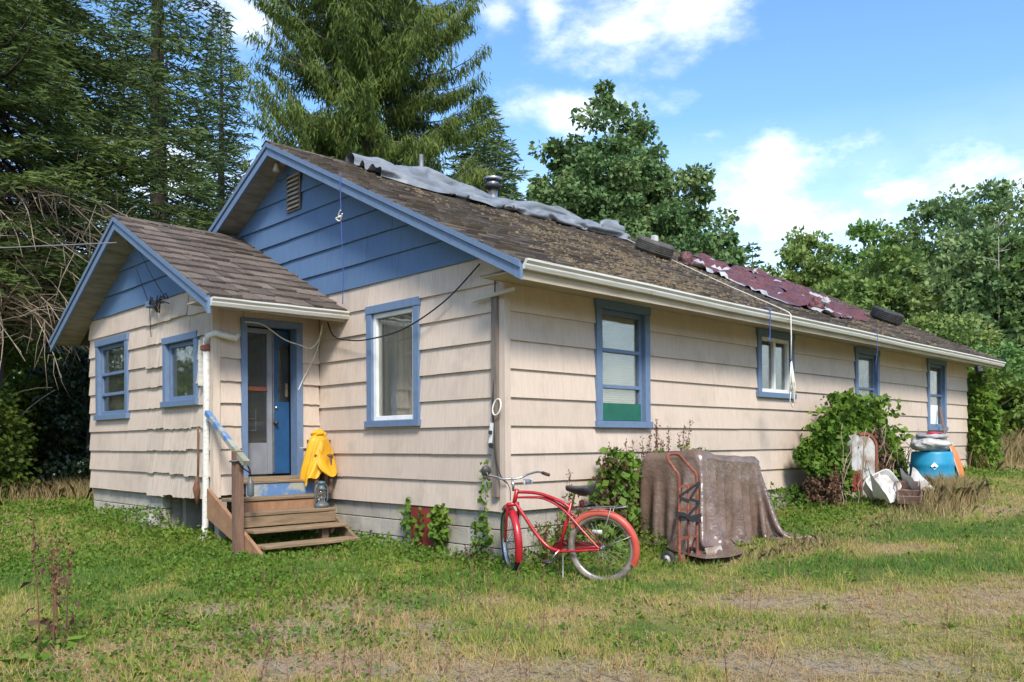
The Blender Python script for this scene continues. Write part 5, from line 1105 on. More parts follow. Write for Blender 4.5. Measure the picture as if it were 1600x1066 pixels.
t_ = sack((8.2, -1.36, 1.34), (.30, .22, .055), 4.2, 'white_fold', 'white_bag', 'flattened white bag with red print on the top of the barrel heap', 'bag')
part(crumple((8.12, -1.44, 1.375), (.17, .09, .028), 2.2), 'red_print', 'bag_red', t_, True)
og = thing('orange_disc', 'orange round sled leaning beside the blue barrel', 'disc', (8.9, -1.45, .5))
M4 = Matrix.Translation((8.66, -1.63, bz + .42)) @ Matrix.Rotation(R(-72), 4, 'Z') @ Matrix.Rotation(R(74), 4, 'Y')
part(MB().lathe([(0, .05), (.15, .045), (.30, .02), (.40, -.03), (.42, -.035), (.42, -.043), (.395, -.038), (.30, .012), (0, .042)], 40).xf(M4), 'dish', 'orange', og, True)
part(MB().lathe([(.418, -.03), (.43, -.033), (.43, -.047), (.418, -.05)], 40).xf(M4), 'rim', 'pale_stick', og, True)
tag(MB().bar((8.45, -1.75, bz + .05), (8.62, -1.5, bz + .75), .12, .02, (1, 0, 0)).build('white_board', 'junk_white'), 'narrow white board leaning between the barrel and the orange sled', 'board')
tag(MB().bar((11.6, -.6, gz1(11.6, -.6)), (12.55, -.05, 1.95), .035, .035).build('leaning_stick', 'wood_post'), 'thin brown stick leaning at the farthest window', 'stick')
tag(MB().bar((15.75, .0, 1.9), (15.95, .25, 3.2), .12, .12).build('dark_pole', 'black_metal'), 'dark pole leaning out of the vines past the house end', 'pole')
# ------------------------------------------------------------------ trees
def limb_tube(mb, a, b, r0, r1, sag=0.0, n=5, sides=5):
    a, b = Vector(a), Vector(b); P = []; rs = []
    for i in range(n):
        t_ = i / (n - 1); p = a.lerp(b, t_); p.z += sag * math.sin(t_ * math.pi); P.append(p); rs.append(r0 + (r1 - r0) * t_)
    mb.tube(P, rs, sides)
def trunk(base, H, r0, lean=(0, 0), top=.12):
    P = [(base[0] + lean[0] * t_ ** 1.5 + .08 * r0 * math.sin(t_ * 9), base[1] + lean[1] * t_ ** 1.5, base[2] - .3 + (H + .3) * t_) for t_ in np.linspace(0, 1, 10)]
    return MB().tube(P, [r0 * (1.25 if i == 0 else 1) * (1 - t_) + r0 * top * t_ for i, t_ in enumerate(np.linspace(0, 1, 10))], 10)
def fir(name, label, xy, H, R0, z0, nb, lm, leaf, dens, droop=.25, power=.85, group=None, barkm='bark', dead=0, seed=1, gap=.0, asp=.3, zfull=99):
    r_ = np.random.default_rng(seed); bz_ = gz1(*xy); base = np.array([xy[0], xy[1], bz_])
    t0 = thing(name, label, 'tree', tuple(base), group)
    part(trunk(base, H, .018 * H, top=.04), 'trunk', barkm, t0, True)
    lb = MB(); P = []; Dr = []
    for i in range(nb):
        t_ = (i + r_.uniform(0, 1)) / nb; z = z0 + (H - z0) * t_; ln = R0 * (1 - t_) ** power * r_.uniform(.6, 1.12) + .25; a_ = i * 2.39996 + r_.uniform(-.5, .5)
        if r_.uniform() < gap: continue
        o = np.array([math.cos(a_), math.sin(a_), 0]); pr = np.array([-o[1], o[0], 0])
        dr_ = droop * r_.uniform(.6, 1.5); up_ = .25 * (t_ ** 2)
        f = lambda s: base + np.array([0, 0, z]) + o * ln * s + np.array([0, 0, ln * (-dr_ * 1.5 * s + dr_ * .9 * s * s + up_ * s)])
        lb.tube([tuple(f(s)) for s in np.linspace(0, 1, 5)], [.035 * ln * .3 * (1 - s) + .006 for s in np.linspace(0, 1, 5)], 4)
        m = max(6, int(dens * ln * (1 if z < zfull else .2)))
        for k in range(m):
            s = .18 + .82 * (k + r_.uniform(0, 1)) / m; c = f(s); sg = 1 if k % 2 else -1; bl = (.38 * ln * (1 - s) ** .7 + .12) * r_.uniform(.6, 1.2)
            d = o * .75 + pr * sg * r_.uniform(.55, 1.0) + np.array([0, 0, -.22 * r_.uniform(0, 1.6)]); d /= np.linalg.norm(d)
            q = max(3, int(bl / (leaf * .33)))
            u = np.linspace(0, 1, q); pts = c + d * (bl * u)[:, None] + np.array([0, 0, -1]) * (bl * .22 * u ** 2)[:, None]
            sd_ = np.cross(d, [0, 0, 1.]); sgn = np.where(np.arange(q) % 2, 1, -1)[:, None]
            P.append(pts); Dr.append(d * .8 + sd_ * sgn * .75 + np.array([0, 0, .05]))
    part(lb, 'limbs', barkm, t0, True)
    P = np.concatenate(P); Dr = np.concatenate(Dr); polys('crown', leaves(P, leaf, Dr, .28, asp, .05), lm, t0)
    return t0, base
def broad(name, label, xy, H, lobes, lm, leaf, n, clump=.6, rt=.22, group=None, barkm='bark_grey', seed=1, per=70, droop=.5, base_z=None, cat='tree', stems=None, limbs=40):
    """lobes: (dx,dy,z,rx,ry,rz) ellipsoids of the crown relative to the base"""
    r_ = np.random.default_rng(seed); bz_ = gz1(*xy) if base_z is None else base_z; base = np.array([xy[0], xy[1], bz_])
    t0 = thing(name, label, cat, tuple(base), group); L_ = np.array(lobes, float); vol = L_[:, 3] * L_[:, 4] * L_[:, 5]; pick = r_.choice(len(L_), n, p=vol / vol.sum())
    d = r_.normal(size=(n, 3)); d /= np.linalg.norm(d, axis=1, keepdims=True); rad = r_.uniform(.35, 1.0, n) ** .45
    C_ = base + L_[pick, :3] + d * rad[:, None] * L_[pick, 3:]
    C_[:, 2] = np.maximum(C_[:, 2], bz_ + .15)
    off = r_.normal(size=(n, per, 3)); off /= np.linalg.norm(off, axis=2, keepdims=True); off *= (clump * r_.uniform(.5, 1.3, (n, 1, 1)) * r_.uniform(.1, 1, (n, per, 1)) ** .5); off[:, :, 2] *= .6
    P = (C_[:, None, :] + off).reshape(-1, 3); Dr = (unit(off) * .7 + unit(C_ - (base + np.array([0, 0, H * .5])))[:, None, :] * .5 + np.array([0, 0, -droop])).reshape(-1, 3)
    P[:, 2] = np.maximum(P[:, 2], bz_ + .02)
    polys('crown', leaves(P, leaf, Dr, .55, .72, .12), lm, t0)
    part(trunk(base, H * .72, rt), 'trunk', barkm, t0, True); lb = MB()
    for c in C_[r_.choice(n, min(n, limbs), replace=False)]:
        zz = min(max(bz_ + .1 * H, c[2] - .35 * np.hypot(*(c[:2] - base[:2])) - .3), bz_ + H * .68); limb_tube(lb, (base[0], base[1], zz), tuple(c), rt * .28, .015, -.1)
    part(lb, 'limbs', barkm, t0, True); return t0
# big overhanging fir on the left with its dead under-branches
ft, fb = fir('fir_tree', 'dark overhanging fir filling the upper left corner, with bare dead lower twigs', (-1.95, 12.5), 19, 4.0, 4.6, 330, 'lf_fir', .18, 18, .34, .45, seed=5, gap=.0, asp=.18, zfull=11.5)
dead = MB(); r_ = np.random.default_rng(3)
for i in range(110):
    a_ = r_.uniform(-2.3, .3); z = r_.uniform(3.4, 6.2); ln = r_.uniform(2.0, 4.2); o = np.array([math.cos(a_), math.sin(a_), 0]); s0_ = fb + np.array([0, 0, z]); P = []
    wig = r_.uniform(0, 6); dr_ = r_.uniform(.15, .5)
    for s in np.linspace(.05, 1, 9): P.append(s0_ + o * ln * s + np.array([.14 * math.sin(wig + s * 5), .14 * math.cos(wig * 2 + s * 6), -dr_ * ln * s * s + .1 * math.sin(s * 7 + wig)]))
    dead.tube([tuple(p) for p in P], [.022 * (1 - s) + .004 for s in np.linspace(0, 1, 9)], 4)
    for k in range(9):
        j = r_.integers(2, 8); p = P[j]; d = o * .4 + r_.normal(size=3) * .55 + np.array([0, 0, -.35]); q = p + d * r_.uniform(.3, .9); dead.tube([tuple(p), tuple((p + q) / 2 + r_.normal(size=3) * .05), tuple(q)], [.008, .006, .003], 3)
part(dead, 'dead_branches', 'twig', ft, True)
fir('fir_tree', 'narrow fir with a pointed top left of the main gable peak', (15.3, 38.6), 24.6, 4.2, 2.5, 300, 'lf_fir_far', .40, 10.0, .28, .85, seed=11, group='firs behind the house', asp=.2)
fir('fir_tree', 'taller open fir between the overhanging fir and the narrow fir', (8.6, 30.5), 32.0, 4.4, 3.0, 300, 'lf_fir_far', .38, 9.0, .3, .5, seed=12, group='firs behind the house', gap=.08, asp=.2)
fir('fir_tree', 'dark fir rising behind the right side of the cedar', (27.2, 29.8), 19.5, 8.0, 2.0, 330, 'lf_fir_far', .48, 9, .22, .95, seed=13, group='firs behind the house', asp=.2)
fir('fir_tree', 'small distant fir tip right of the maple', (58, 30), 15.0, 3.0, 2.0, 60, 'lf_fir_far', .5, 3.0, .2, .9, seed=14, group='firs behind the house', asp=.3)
# big drooping cedar
def cedar(xy, H, R0):
    r_ = np.random.default_rng(8); bz_ = gz1(*xy); base = np.array([xy[0], xy[1], bz_]); t0 = thing('cedar_tree', 'tall drooping yellow green cedar behind the main gable', 'tree', tuple(base))
    part(trunk(base, H, .62, top=.06), 'trunk', 'bark', t0, True); lb = MB(); P = []; Dr = []; S_ = []
    nb = 560
    for i in range(nb):
        t_ = (i + r_.uniform()) / nb; z = 3.0 + (H - 3.0) * t_; a_ = i * 2.39996 + r_.uniform(-.6, .6); ln = R0 * (1 - t_) ** .5 * r_.uniform(.5, 1.0) + .4
        o = np.array([math.cos(a_), math.sin(a_), 0]); pr = np.array([-o[1], o[0], 0]); k1, k2 = r_.uniform(.55, .9), r_.uniform(.55, 1.0)
        f = lambda s: base + np.array([0, 0, z]) + o * ln * s + np.array([0, 0, ln * (-k1 * s + k2 * s ** 2.2)])
        lb.tube([tuple(f(s)) for s in np.linspace(0, 1, 7)], [.05 * (1 - s) + .010 for s in np.linspace(0, 1, 7)], 4)
        m = int((9.0 if z < 22.5 else 1.5) * ln)
        for k in range(m):
            s = .2 + .8 * (k + r_.uniform()) / m; c = f(s) + pr * r_.uniform(-.5, .5) * ln * .28 * (1.15 - s); hang = r_.uniform(.3, .8) * (.6 + .4 * (1 - s)); q = int(14 + hang * 14)
            u = r_.uniform(0, 1, q); P.append(c + np.stack([r_.normal(0, .15, q), r_.normal(0, .15, q), -hang * u], 1)); Dr.append(np.tile(np.array([o[0] * .15, o[1] * .15, -1.0]), (q, 1))); S_.append(r_.uniform(.2, .38, q))
    part(lb, 'limbs', 'bark_grey', t0, True)
    P = np.concatenate(P); polys('crown', leaves(P, np.concatenate(S_), np.concatenate(Dr), .38, .17, .04), 'lf_cedar', t0)
cedar((14.9, 23.9), 44, 6.4)
# maple
broad('maple_tree', 'round dark green maple standing behind the middle of the roof', (21.3, 14.9), 14.6, [(0, 0, 6.5, 4.1, 4.1, 2.7), (-.6, .6, 9.2, 3.0, 3.0, 2.5), (-.4, .4, 11.8, 1.8, 1.8, 2.0), (-.5, .5, 13.6, .9, .9, 1.1), (-2.3, 2.3, 7.2, 2.0, 2.0, 2.3), (-2.1, 2.1, 10.4, 1.0, 1.0, 1.7), (1.9, -1.9, 7.6, 1.8, 1.8, 2.2), (1.5, -1.5, 9.9, 1.2, 1.2, 1.8), (2.9, -2.9, 5.2, 1.4, 1.4, 1.3), (3.2, -3.2, 7.0, .7, .7, .6), (0, 0, 4.0, 3.4, 3.4, 2.0)], 'lf_maple', .20, 800, .60, .3, seed=21, per=140, droop=.75)
# trees to the right
RT_ = [((33, 17), 9.4, 'lf_right1', 'pale green bushy tree left of the far roof end', 1.9), ((36, 14.2), 10.3, 'lf_right1', 'yellow green tree rising behind the far ridge end', 2.6), ((39.5, 12.6), 10.6, 'lf_right2', 'dark green rounded tree in the middle of the right wood', 2.7),
       ((40.5, 9.0), 11.6, 'lf_right3', 'grey green airy tree at the top of the right wood', 2.6), ((37.5, 5.6), 11.0, 'lf_right3', 'tall dark tree near the right edge of the picture', 2.8), ((32.5, 4.9), 8.4, 'lf_right3', 'light olive tree below the pale snag', 2.6), ((31.0, 8.3), 8.0, 'lf_right1', 'deep green tree just above the far roof corner', 2.6), ((34.0, 1.2), 9.4, 'lf_right1', 'leafy tree cut by the right picture edge', 3.0)]
for i, (xy, H, lm, lb_, rr) in enumerate(RT_):
    r2 = np.random.default_rng(40 + i); lob = [(0, 0, H * .45, rr, rr, H * .3), (0, 0, H * .75, rr * .65, rr * .65, H * .2), (rr * .6, -rr * .5, H * .5, rr * .6, rr * .6, H * .25), (-rr * .5, rr * .6, H * .55, rr * .6, rr * .6, H * .22), (0, 0, H * .2, rr, rr, H * .2)]
    lob += [(r2.uniform(-.7, .7) * rr, r2.uniform(-.7, .7) * rr, H * r2.uniform(.5, .9), .8, .8, .9) for _ in range(4)]
    broad('leafy_tree', lb_, xy, H, lob, lm, .23, 360, .62, .2, 'trees of the right wood', seed=60 + i, per=88, droop=.3)
sn = thing('dead_snag', 'pale bare dead tree standing out of the right wood', 'tree', (30.9, 3.9, gz1(30.9, 3.9)))
sz0 = gz1(30.9, 3.9); part(trunk((30.9, 3.9, sz0), 8.0, .05, top=.2), 'trunk', 'pale_wood', sn, True); mb = MB(); r_ = np.random.default_rng(4)
for i in range(12):
    z = sz0 + r_.uniform(4, 7.8); a_ = r_.uniform(0, 6.28); l_ = r_.uniform(.3, .9); limb_tube(mb, (30.9, 3.9, z), (30.9 + l_ * math.cos(a_), 3.9 + l_ * math.sin(a_), z + r_.uniform(.1, .6)), .02, .006)
part(mb, 'limbs', 'pale_wood', sn, True)
# bramble and bushes past the house end
for i, (xy, s_, lm, lb_) in enumerate([((19.8, 1.7), (1.7, 1.7, 1.5), 'lf_shrub', 'bright green bramble bush past the house end'), ((22.6, 2.2), (2.2, 2.0, 2.0), 'lf_right2', 'dense green bush behind the bramble'), ((23.5, -.6), (1.8, 1.8, 1.9), 'lf_right2', 'dark bush at the right edge below the wood'), ((26.5, 4.6), (2.4, 2.4, 2.6), 'lf_right1', 'wide light green bush below the wood'), ((20.5, -.9), (1.2, 1.2, .9), 'lf_right2', 'low green bush in the dry grass at the right'), ((29, 9.0), (2.6, 2.6, 3.2), 'lf_right2', 'big bush hidden low behind the far gable')]):
    broad('bush', lb_, xy, s_[2] * 1.6, [(0, 0, s_[2] * .6, s_[0], s_[1], s_[2]), (s_[0] * .5, -s_[1] * .4, s_[2] * .8, s_[0] * .5, s_[1] * .5, s_[2] * .5)], lm, .16, 120, .42, .06, 'bushes below the wood', seed=80 + i, per=70, cat='bush', limbs=20)
# left side undergrowth
for i, (xy, s_, lm, lb_, lf) in enumerate([((-3.5, 11.2), (.9, .9, 1.7), 'lf_vine', 'light green arching shrub nearest the left picture edge', .10), ((-2.3, 12.4), (.8, .8, 1.5), 'lf_shrub', 'yellowish twiggy shrub beside the holly', .09), ((.35, 13.9), (.95, .95, 1.9), 'lf_holly', 'dark glossy holly beside the porch', .11), ((1.6, 17.5), (1.6, 1.6, 2.6), 'lf_holly', 'tall dark holly mass behind the porch corner', .13), ((-1.4, 15.6), (1.7, 1.7, 2.6), 'lf_shrub', 'yellow green leafy shrub under the dead twigs', .12), ((-3.2, 15.0), (1.6, 1.6, 3.0), 'lf_shrub', 'sprawling leafy shrub at the left picture edge', .12), ((-.2, 19.5), (2.0, 2.0, 3.6), 'lf_fir', 'dark thicket behind the left shrubs', .2), ((-3.5, 20.5), (2.6, 2.6, 4.2), 'lf_fir', 'shadowy thicket at the far left', .2),
        ((3.5, 21.5), (2.4, 2.4, 3.6), 'lf_fir', 'dark thicket behind the porch roof', .2), ((9.0, 31.0), (3.4, 3.4, 5.2), 'lf_shrub', 'yellow green tree crown low behind the porch roof', .26), ((5.2, 26), (2.6, 2.6, 4.4), 'lf_shrub', 'sunlit leafy tree low behind the overhanging fir', .24), ((13, 33), (3.4, 3.4, 4.8), 'lf_fir_far', 'dense green undergrowth below the narrow fir', .28), ((19, 31), (3.5, 3.5, 5.0), 'lf_fir_far', 'dense undergrowth below the cedar', .3)]):
    broad('shrub', lb_, xy, s_[2] * 1.6, [(0, 0, s_[2] * .65, s_[0], s_[1], s_[2]), (s_[0] * .45, -s_[1] * .45, s_[2] * .9, s_[0] * .55, s_[1] * .55, s_[2] * .6), (-s_[0] * .5, s_[1] * .3, s_[2] * .4, s_[0] * .6, s_[1] * .6, s_[2] * .6)], lm, lf, 150 if lf < .15 else 105, .42 if lf < .15 else .65, .07, 'undergrowth on the left', seed=100 + i, per=75, cat='shrub', barkm='bark_grey', limbs=26)
pb = MB(); r_ = np.random.default_rng(9)
for i in range(14):
    a = np.array([-2.2 + r_.uniform(-1.5, 1.0), 13.4 + r_.uniform(-.6, 1), r_.uniform(.2, 2.2)]); b_ = a + np.array([r_.uniform(-.3, 1.2), r_.uniform(-1.2, -.3), r_.uniform(.2, 1.1)]); limb_tube(pb, tuple(a), tuple(b_), .02, .006, .12)
tag(pb.build('bare_branches', 'pale_wood', None, True), 'pale bare branches poking out of the left shrubs', 'branches')
# far wood closing the view
def wood(name, spots, lm, leaf, per, seed, H):
    r_ = np.random.default_rng(seed); P = []
    for (x, y, rr, hh) in spots:
        n = per; d = rdir(n); q = r_.uniform(.3, 1, n) ** .4; P.append(np.array([x, y, gz1(x, y) + hh * .5]) + d * q[:, None] * np.array([rr, rr, hh * .55]))
    P = np.concatenate(P); P[:, 2] = np.maximum(P[:, 2], .1); o = polys(name, leaves(P, leaf, np.array([0, 0, -.3]), .9, .8, .1), lm); tag(o, 'far wood closing the view behind the house', 'wood', kind='stuff'); return o
sp_ = []
for px in np.linspace(-.95, .95, 44):
    dd = 62 + 10 * math.sin(px * 23); v = FW + RT * float(px); sp_.append((CAM[0] + v.x * dd, CAM[1] + v.y * dd, 4.2, 7.5 + 2 * math.sin(px * 31) + (5 if px < -.3 else 0)))
wood('far_wood', sp_, 'lf_right2', 1.1, 750, 5, 8)
sb_ = []
for px in np.linspace(-2.25, 1.75, 36):
    v = -FW * math.cos(px) + RT * math.sin(px); dd = 44 + 5 * math.sin(px * 19); sb_.append((CAM[0] + v.x * dd, CAM[1] + v.y * dd, 5.0, 10.0 + 2.0 * math.sin(px * 27)))
wr_ = wood('roadside_wood', sb_, 'lf_right2', 1.1, 450, 6, 8); wr_['label'] = 'wood across the yard mirrored in the window panes'

# ------------------------------------------------------------------ plants round the house
def weedstalk(name, label, x, y, h, ns, seedm, leafm, group, lean=.12, leafy=.5, seed=0, leaf=.07):
    r_ = np.random.default_rng(seed); z0 = gz1(x, y); t0 = thing(name, label, 'plant', (x, y, z0), group); st_ = MB(); SP = []; LP = []
    for i in range(ns):
        bx, by = x + r_.normal(0, .06), y + r_.normal(0, .05); hh = h * r_.uniform(.55, 1.05); lx_, ly_ = r_.normal(0, lean, 2) * hh; f = lambda s: np.array([bx + lx_ * s ** 1.4, min(by + ly_ * s ** 1.4, by if y > -.35 and x > 0 else 99), z0 - .03 + hh * s])
        part(MB().tube([tuple(f(s)) for s in np.linspace(0, 1, 6)], [.006, .006, .005, .004, .003, .002], 4), 'stem', 'rust_seed', t0)
        n = int(hh * 70); s = r_.uniform(.5, 1.0, n); SP.append(np.array([f(q) for q in s]) + r_.normal(0, .014, (n, 3)))
        n = int(hh * 46 * leafy); s = r_.uniform(.05, .8, n)
        if n: LP.append(np.array([f(q) for q in s]) + r_.normal(0, .05, (n, 3)))
    polys('seed_heads', leaves(np.concatenate(SP), .03, np.array([0, 0, .6]), .6, .5), seedm, t0)['kind'] = 'stuff'
    if LP: polys('leaves', leaves(np.concatenate(LP), leaf, np.array([0, 0, -.2]), .9, .6), leafm, t0)['kind'] = 'stuff'
WD = [(.45, -.30, .75, 6, 'slim rusty dock weed behind the bicycle saddle'), (.80, -.32, 1.0, 8, 'taller rusty weed between the bicycle and the green climber'), (.20, -.30, .55, 5, 'short weed behind the bicycle frame'), (2.35, -.18, 1.5, 8, 'tall rusty weed tops above the middle of the brown tarp'), (2.85, -.18, 1.45, 9, 'bushy weed tops above the right end of the brown tarp'), (1.75, -.25, 1.25, 7, 'rusty weed at the left shoulder of the brown tarp'), (2.05, -.2, 1.35, 6, 'thin rusty weed above the left part of the brown tarp')]
for i, (x, y, h, ns, lb_) in enumerate(WD): weedstalk('dock_weed', lb_, x, y, h, ns, 'rust_seed', 'lf_vine', 'weeds along the long wall', seed=i, leafy=.75, lean=.07)
weedstalk('dock_weed', 'tall dead brown dock standing alone at the left in the lawn', -4.42, -.23, .98, 3, 'rust_seed', 'dead_leaf', 'lawn docks', .04, .35, 31, .07)
weedstalk('dock_weed', 'thinner dead brown dock just right of the tall one', -4.28, -.05, .9, 2, 'rust_seed', 'dead_leaf', 'lawn docks', .05, .2, 32, .06)
r_ = np.random.default_rng(77); SPk = []; stk = MB()
for i in range(150):
    px, d = r_.uniform(-.32, .05) if i < 100 else r_.uniform(-.1, .55), r_.uniform(4.4, 8.0); v = FW * d + RT * (px * d); x, y = CAM[0] + v.x, CAM[1] + v.y; hh = r_.uniform(.10, .27); z0 = gz1(x, y); lx_, ly_ = r_.normal(0, .05, 2)
    stk.tube([(x, y, z0), (x + lx_ * .4, y + ly_ * .4, z0 + hh * .5), (x + lx_, y + ly_, z0 + hh)], [.003, .0025, .0015], 3); n = 9; s = r_.uniform(.5, 1, n); SPk.append(np.stack([x + lx_ * s, y + ly_ * s, z0 + hh * s], 1) + r_.normal(0, .004, (n, 3)))
tag(stk.build('seed_stalks', 'seed_stem'), 'thin reddish seed stalks scattered over the lawn', 'stalks', kind='stuff')
tag(polys('seed_tops', leaves(np.concatenate(SPk), .016, np.array([0, 0, .9]), .4, .5), 'seed_stem'), 'small reddish seed tops scattered over the lawn', 'seed heads', kind='stuff')
def climber(name, label, P, leafm, size, seed, stems=None, cat='vine', dead=None):
    t0 = thing(name, label, cat, (float(P[:, 0].mean()), float(P[:, 1].mean()), float(P[:, 2].min()))); polys('leaves', leaves(P, size, np.array([-.3, -.5, -.6]), .55, .8, .12), leafm, t0)
    if stems: part(stems, 'stems', 'twig', t0, True)['kind'] = 'stuff'
    if dead is not None: polys('dead_leaves', leaves(dead, size * .7, np.array([0, -.2, -.8]), .7, .5), 'dead_leaf', t0)
    return t0
def fill(n, c, r, seed, ymax=-.05):
    q = np.random.default_rng(seed); d = q.normal(size=(n, 3)); d /= np.linalg.norm(d, axis=1, keepdims=True); p = np.array(c) + d * np.array(r) * (q.uniform(.3, 1, (n, 1)) ** .4); p[:, 1] = np.minimum(p[:, 1], ymax + 0 * p[:, 1]); return p
# climber left of the tarp
P = np.concatenate([fill(420, (1.38, -.32, .62), (.30, .20, .50), 1), fill(200, (1.45, -.35, .98), (.26, .18, .26), 2), fill(120, (1.2, -.4, .2), (.35, .25, .2), 3)])
climber('bindweed', 'green climber with rusty stalks under the blind window', P, 'lf_vine', .095, 5, None, 'vine', fill(260, (1.30, -.36, .72), (.24, .2, .5), 6))
weedstalk('dock_weed', 'rusty stalks standing up out of the green climber', 1.35, -.3, 1.28, 10, 'rust_seed', 'lf_vine', 'weeds along the long wall', .09, .3, 41)
climber('bindweed', 'green leaves showing behind the right shoulder of the brown tarp', np.concatenate([fill(200, (3.25, -.22, 1.0), (.28, .14, .22), 11), fill(150, (3.5, -.25, .75), (.16, .14, .3), 12)]), 'lf_vine', .08, 7, None, 'vine', fill(80, (3.1, -.22, 1.05), (.25, .12, .2), 13))
climber('bindweed', 'leafy climber right of the red hatch panel', np.concatenate([fill(170, (-.09, 1.0, .33), (.06, .13, .26), 21, 9), fill(60, (-.10, .95, .5), (.05, .16, .1), 22, 9)]), 'lf_vine', .075, 8)
climber('bindweed', 'thin climber over the left edge of the red hatch panel', np.concatenate([fill(60, (-.08, 1.60, .42), (.05, .10, .22), 23, 9), fill(24, (-.08, 1.36, .36), (.04, .06, .22), 24, 9)]), 'lf_vine', .075, 9)
climber('bindweed', 'slender climber growing up beside the front wheel at the corner', np.concatenate([fill(70, (-.10, .22, .75), (.04, .05, .4), 25, 9), fill(190, (-.16, .22, .3), (.10, .13, .24), 26, 9)]), 'lf_vine', .055, 10, None, 'vine', fill(110, (-.2, .2, .12), (.14, .2, .14), 27, 9))
# vine mound round the tank
def vinemound():
    q = np.random.default_rng(5); n = 14000; u = q.uniform(0, 1, n); x = 5.75 + 3.6 * u; top = (1.62 + .25 * (fbm(x * 3, x * 0 + 1.5, 33) - .5)) * np.sqrt(np.clip(1 - ((x - 6.95) / np.where(x < 6.95, 1.28, 2.7)) ** 2, 0, 1)) + .38
    s = q.uniform(0, 1, n) ** .8; z = .28 + (top - .28) * s; bulge = .75 * np.sqrt(np.clip(1 - (s * .97) ** 2.2, 0, 1)) * (.55 + .45 * np.sin(np.pi * np.clip((x - 5.6) / 3.6, 0, 1))); y = -.18 - bulge * q.uniform(.55, 1.05, n) + .08 * (vnoise(x * 4, z * 4, 2) - .5)
    P = np.stack([x, y, z], 1); hole = (((x - 6.97) / .32) ** 2 + ((z - .45) / .52) ** 2 < 1) ; lowc = (fbm(x * 2.6, z * 2.6, 52) < .40) | ((x > 7.5) & (z < .8) & (q.uniform(0, 1, n) < .35))
    brown = ((x > 7.3) & (x < 8.4) & (z > .8) & (z < 1.5) & (fbm(x * 2, z * 2, 4) > .45)) | ((x < 6.3) & (z < 1.2) & (fbm(x * 2, z * 2, 6) > .52))
    sh = [];
    for i in range(46):
        a0 = q.uniform(0, 1); x0 = 5.75 + 3.4 * a0; t0_ = 1.62 * math.sqrt(max(0, 1 - ((x0 - 6.95) / (1.28 if x0 < 6.95 else 2.7)) ** 2)) + .38; dxy = q.normal(0, .25, 2); m = q.integers(6, 14); s1 = np.linspace(0, 1, m); sh.append(np.stack([x0 + dxy[0] * s1 * .6, -.45 + q.uniform(-.3, .2) - .2 * s1 + dxy[1] * .2 * s1, t0_ - .1 + (.28 * s1 - .2 * s1 ** 2) * q.uniform(.3, 1.6)], 1) + q.normal(0, .02, (m, 3)))
    return np.concatenate([P[~hole & ~lowc & ~brown]] + sh), P[(brown & ~hole) | (q.uniform(0, 1, n) < .05) & ~hole]
Pv, Pd = vinemound(); stv = MB(); r_ = np.random.default_rng(6)
for i in range(60):
    x = r_.uniform(5.9, 9.0); z = r_.uniform(.4, 1.6); q_ = [(x, -.75 - r_.uniform(0, .3), z)]
    for k in range(4): q_.append((q_[-1][0] + r_.normal(0, .1), q_[-1][1] + r_.normal(0, .04), max(.3, q_[-1][2] - r_.uniform(.05, .25))))
    if ((x - 6.9) / .45) ** 2 + ((z - .6) / .8) ** 2 > 1: stv.tube(q_, .007, 4)
climber('vine_mound', 'big ivy like mound of green vines arching over the rusty tank', Pv, 'lf_vine', .098, 6, stv, 'vine', Pd)
weedstalk('dock_weed', 'orange brown dead stalks hanging at the left foot of the vine mound', 5.95, -.75, .75, 6, 'rust_seed', 'dead_leaf', 'stalks by the vine mound', .08, .9, 51)
q = np.random.default_rng(15); n = 1500; z = q.uniform(.8, 2.75, n); P = np.concatenate([fill(500, (14.5, -.3, 1.2), (.35, .3, .7), 61, 9), fill(420, (14.62, -.25, 1.95), (.28, .3, .6), 62, 9), fill(160, (14.7, -.1, 2.5), (.18, .2, .4), 63, 9)]); P2 = np.concatenate([fill(500, (15.6, .2, 1.6), (.7, .5, .6), 64, 9), fill(300, (16.3, .5, 2.1), (.6, .5, .6), 65, 9)])
climber('corner_vine', 'yellow green vine climbing the far corner of the house', np.concatenate([P, P2]), 'lf_vine', .13, 6)

# ------------------------------------------------------------------ ground cover
def scatter(n, dmin, dmax, power=1.0, ang=.78):
    u = rng.uniform(0, 1, n); d = dmin * (dmax / dmin) ** (u ** power); a_ = rng.uniform(-ang, ang, n); x = CAM[0] + d * (math.cos(YAW) + a_ * math.sin(YAW)); y = CAM[1] + d * (math.sin(YAW) - a_ * math.cos(YAW)); return x, y, d
def blades(name, label, x, y, h, wd, dry, m_, lean=.55):
    n = len(x); z = gz(x, y) - .008; a_ = rng.uniform(0, 6.283, n); l_ = lean * rng.uniform(.1, 1, n) * h; b_ = rng.uniform(0, 6.283, n); sx, sy = np.cos(b_) * wd, np.sin(b_) * wd; B0 = np.stack([x, y, z], 1); s_ = np.stack([sx, sy, 0 * sx], 1)
    mid = B0 + np.stack([np.cos(a_) * l_ * .35, np.sin(a_) * l_ * .35, h * .6], 1); tip = B0 + np.stack([np.cos(a_) * l_, np.sin(a_) * l_, h * np.sqrt(np.clip(1 - (l_ / np.maximum(h, 1e-6)) ** 2 * .6, .1, 1))], 1)
    o = polys(name, np.stack([B0 - s_, B0 + s_, mid + s_ * .8, tip, mid - s_ * .8], 1) if m_ == 'dry_blades' else np.stack([B0 - s_, B0 + s_, tip], 1), m_, None, dry); return tag(o, label, 'grass', kind='stuff')
inside = lambda x, y: ((x > -.02) & (x < 14.45) & (y > -.02) & (y < 8.6)) | ((x > -1.5) & (x < .05) & (y > 3.5) & (y < 8.05))
x, y, d = scatter(440000, 3.4, 30, .82); k = ~inside(x, y); x, y, d = x[k], y[k], d[k]
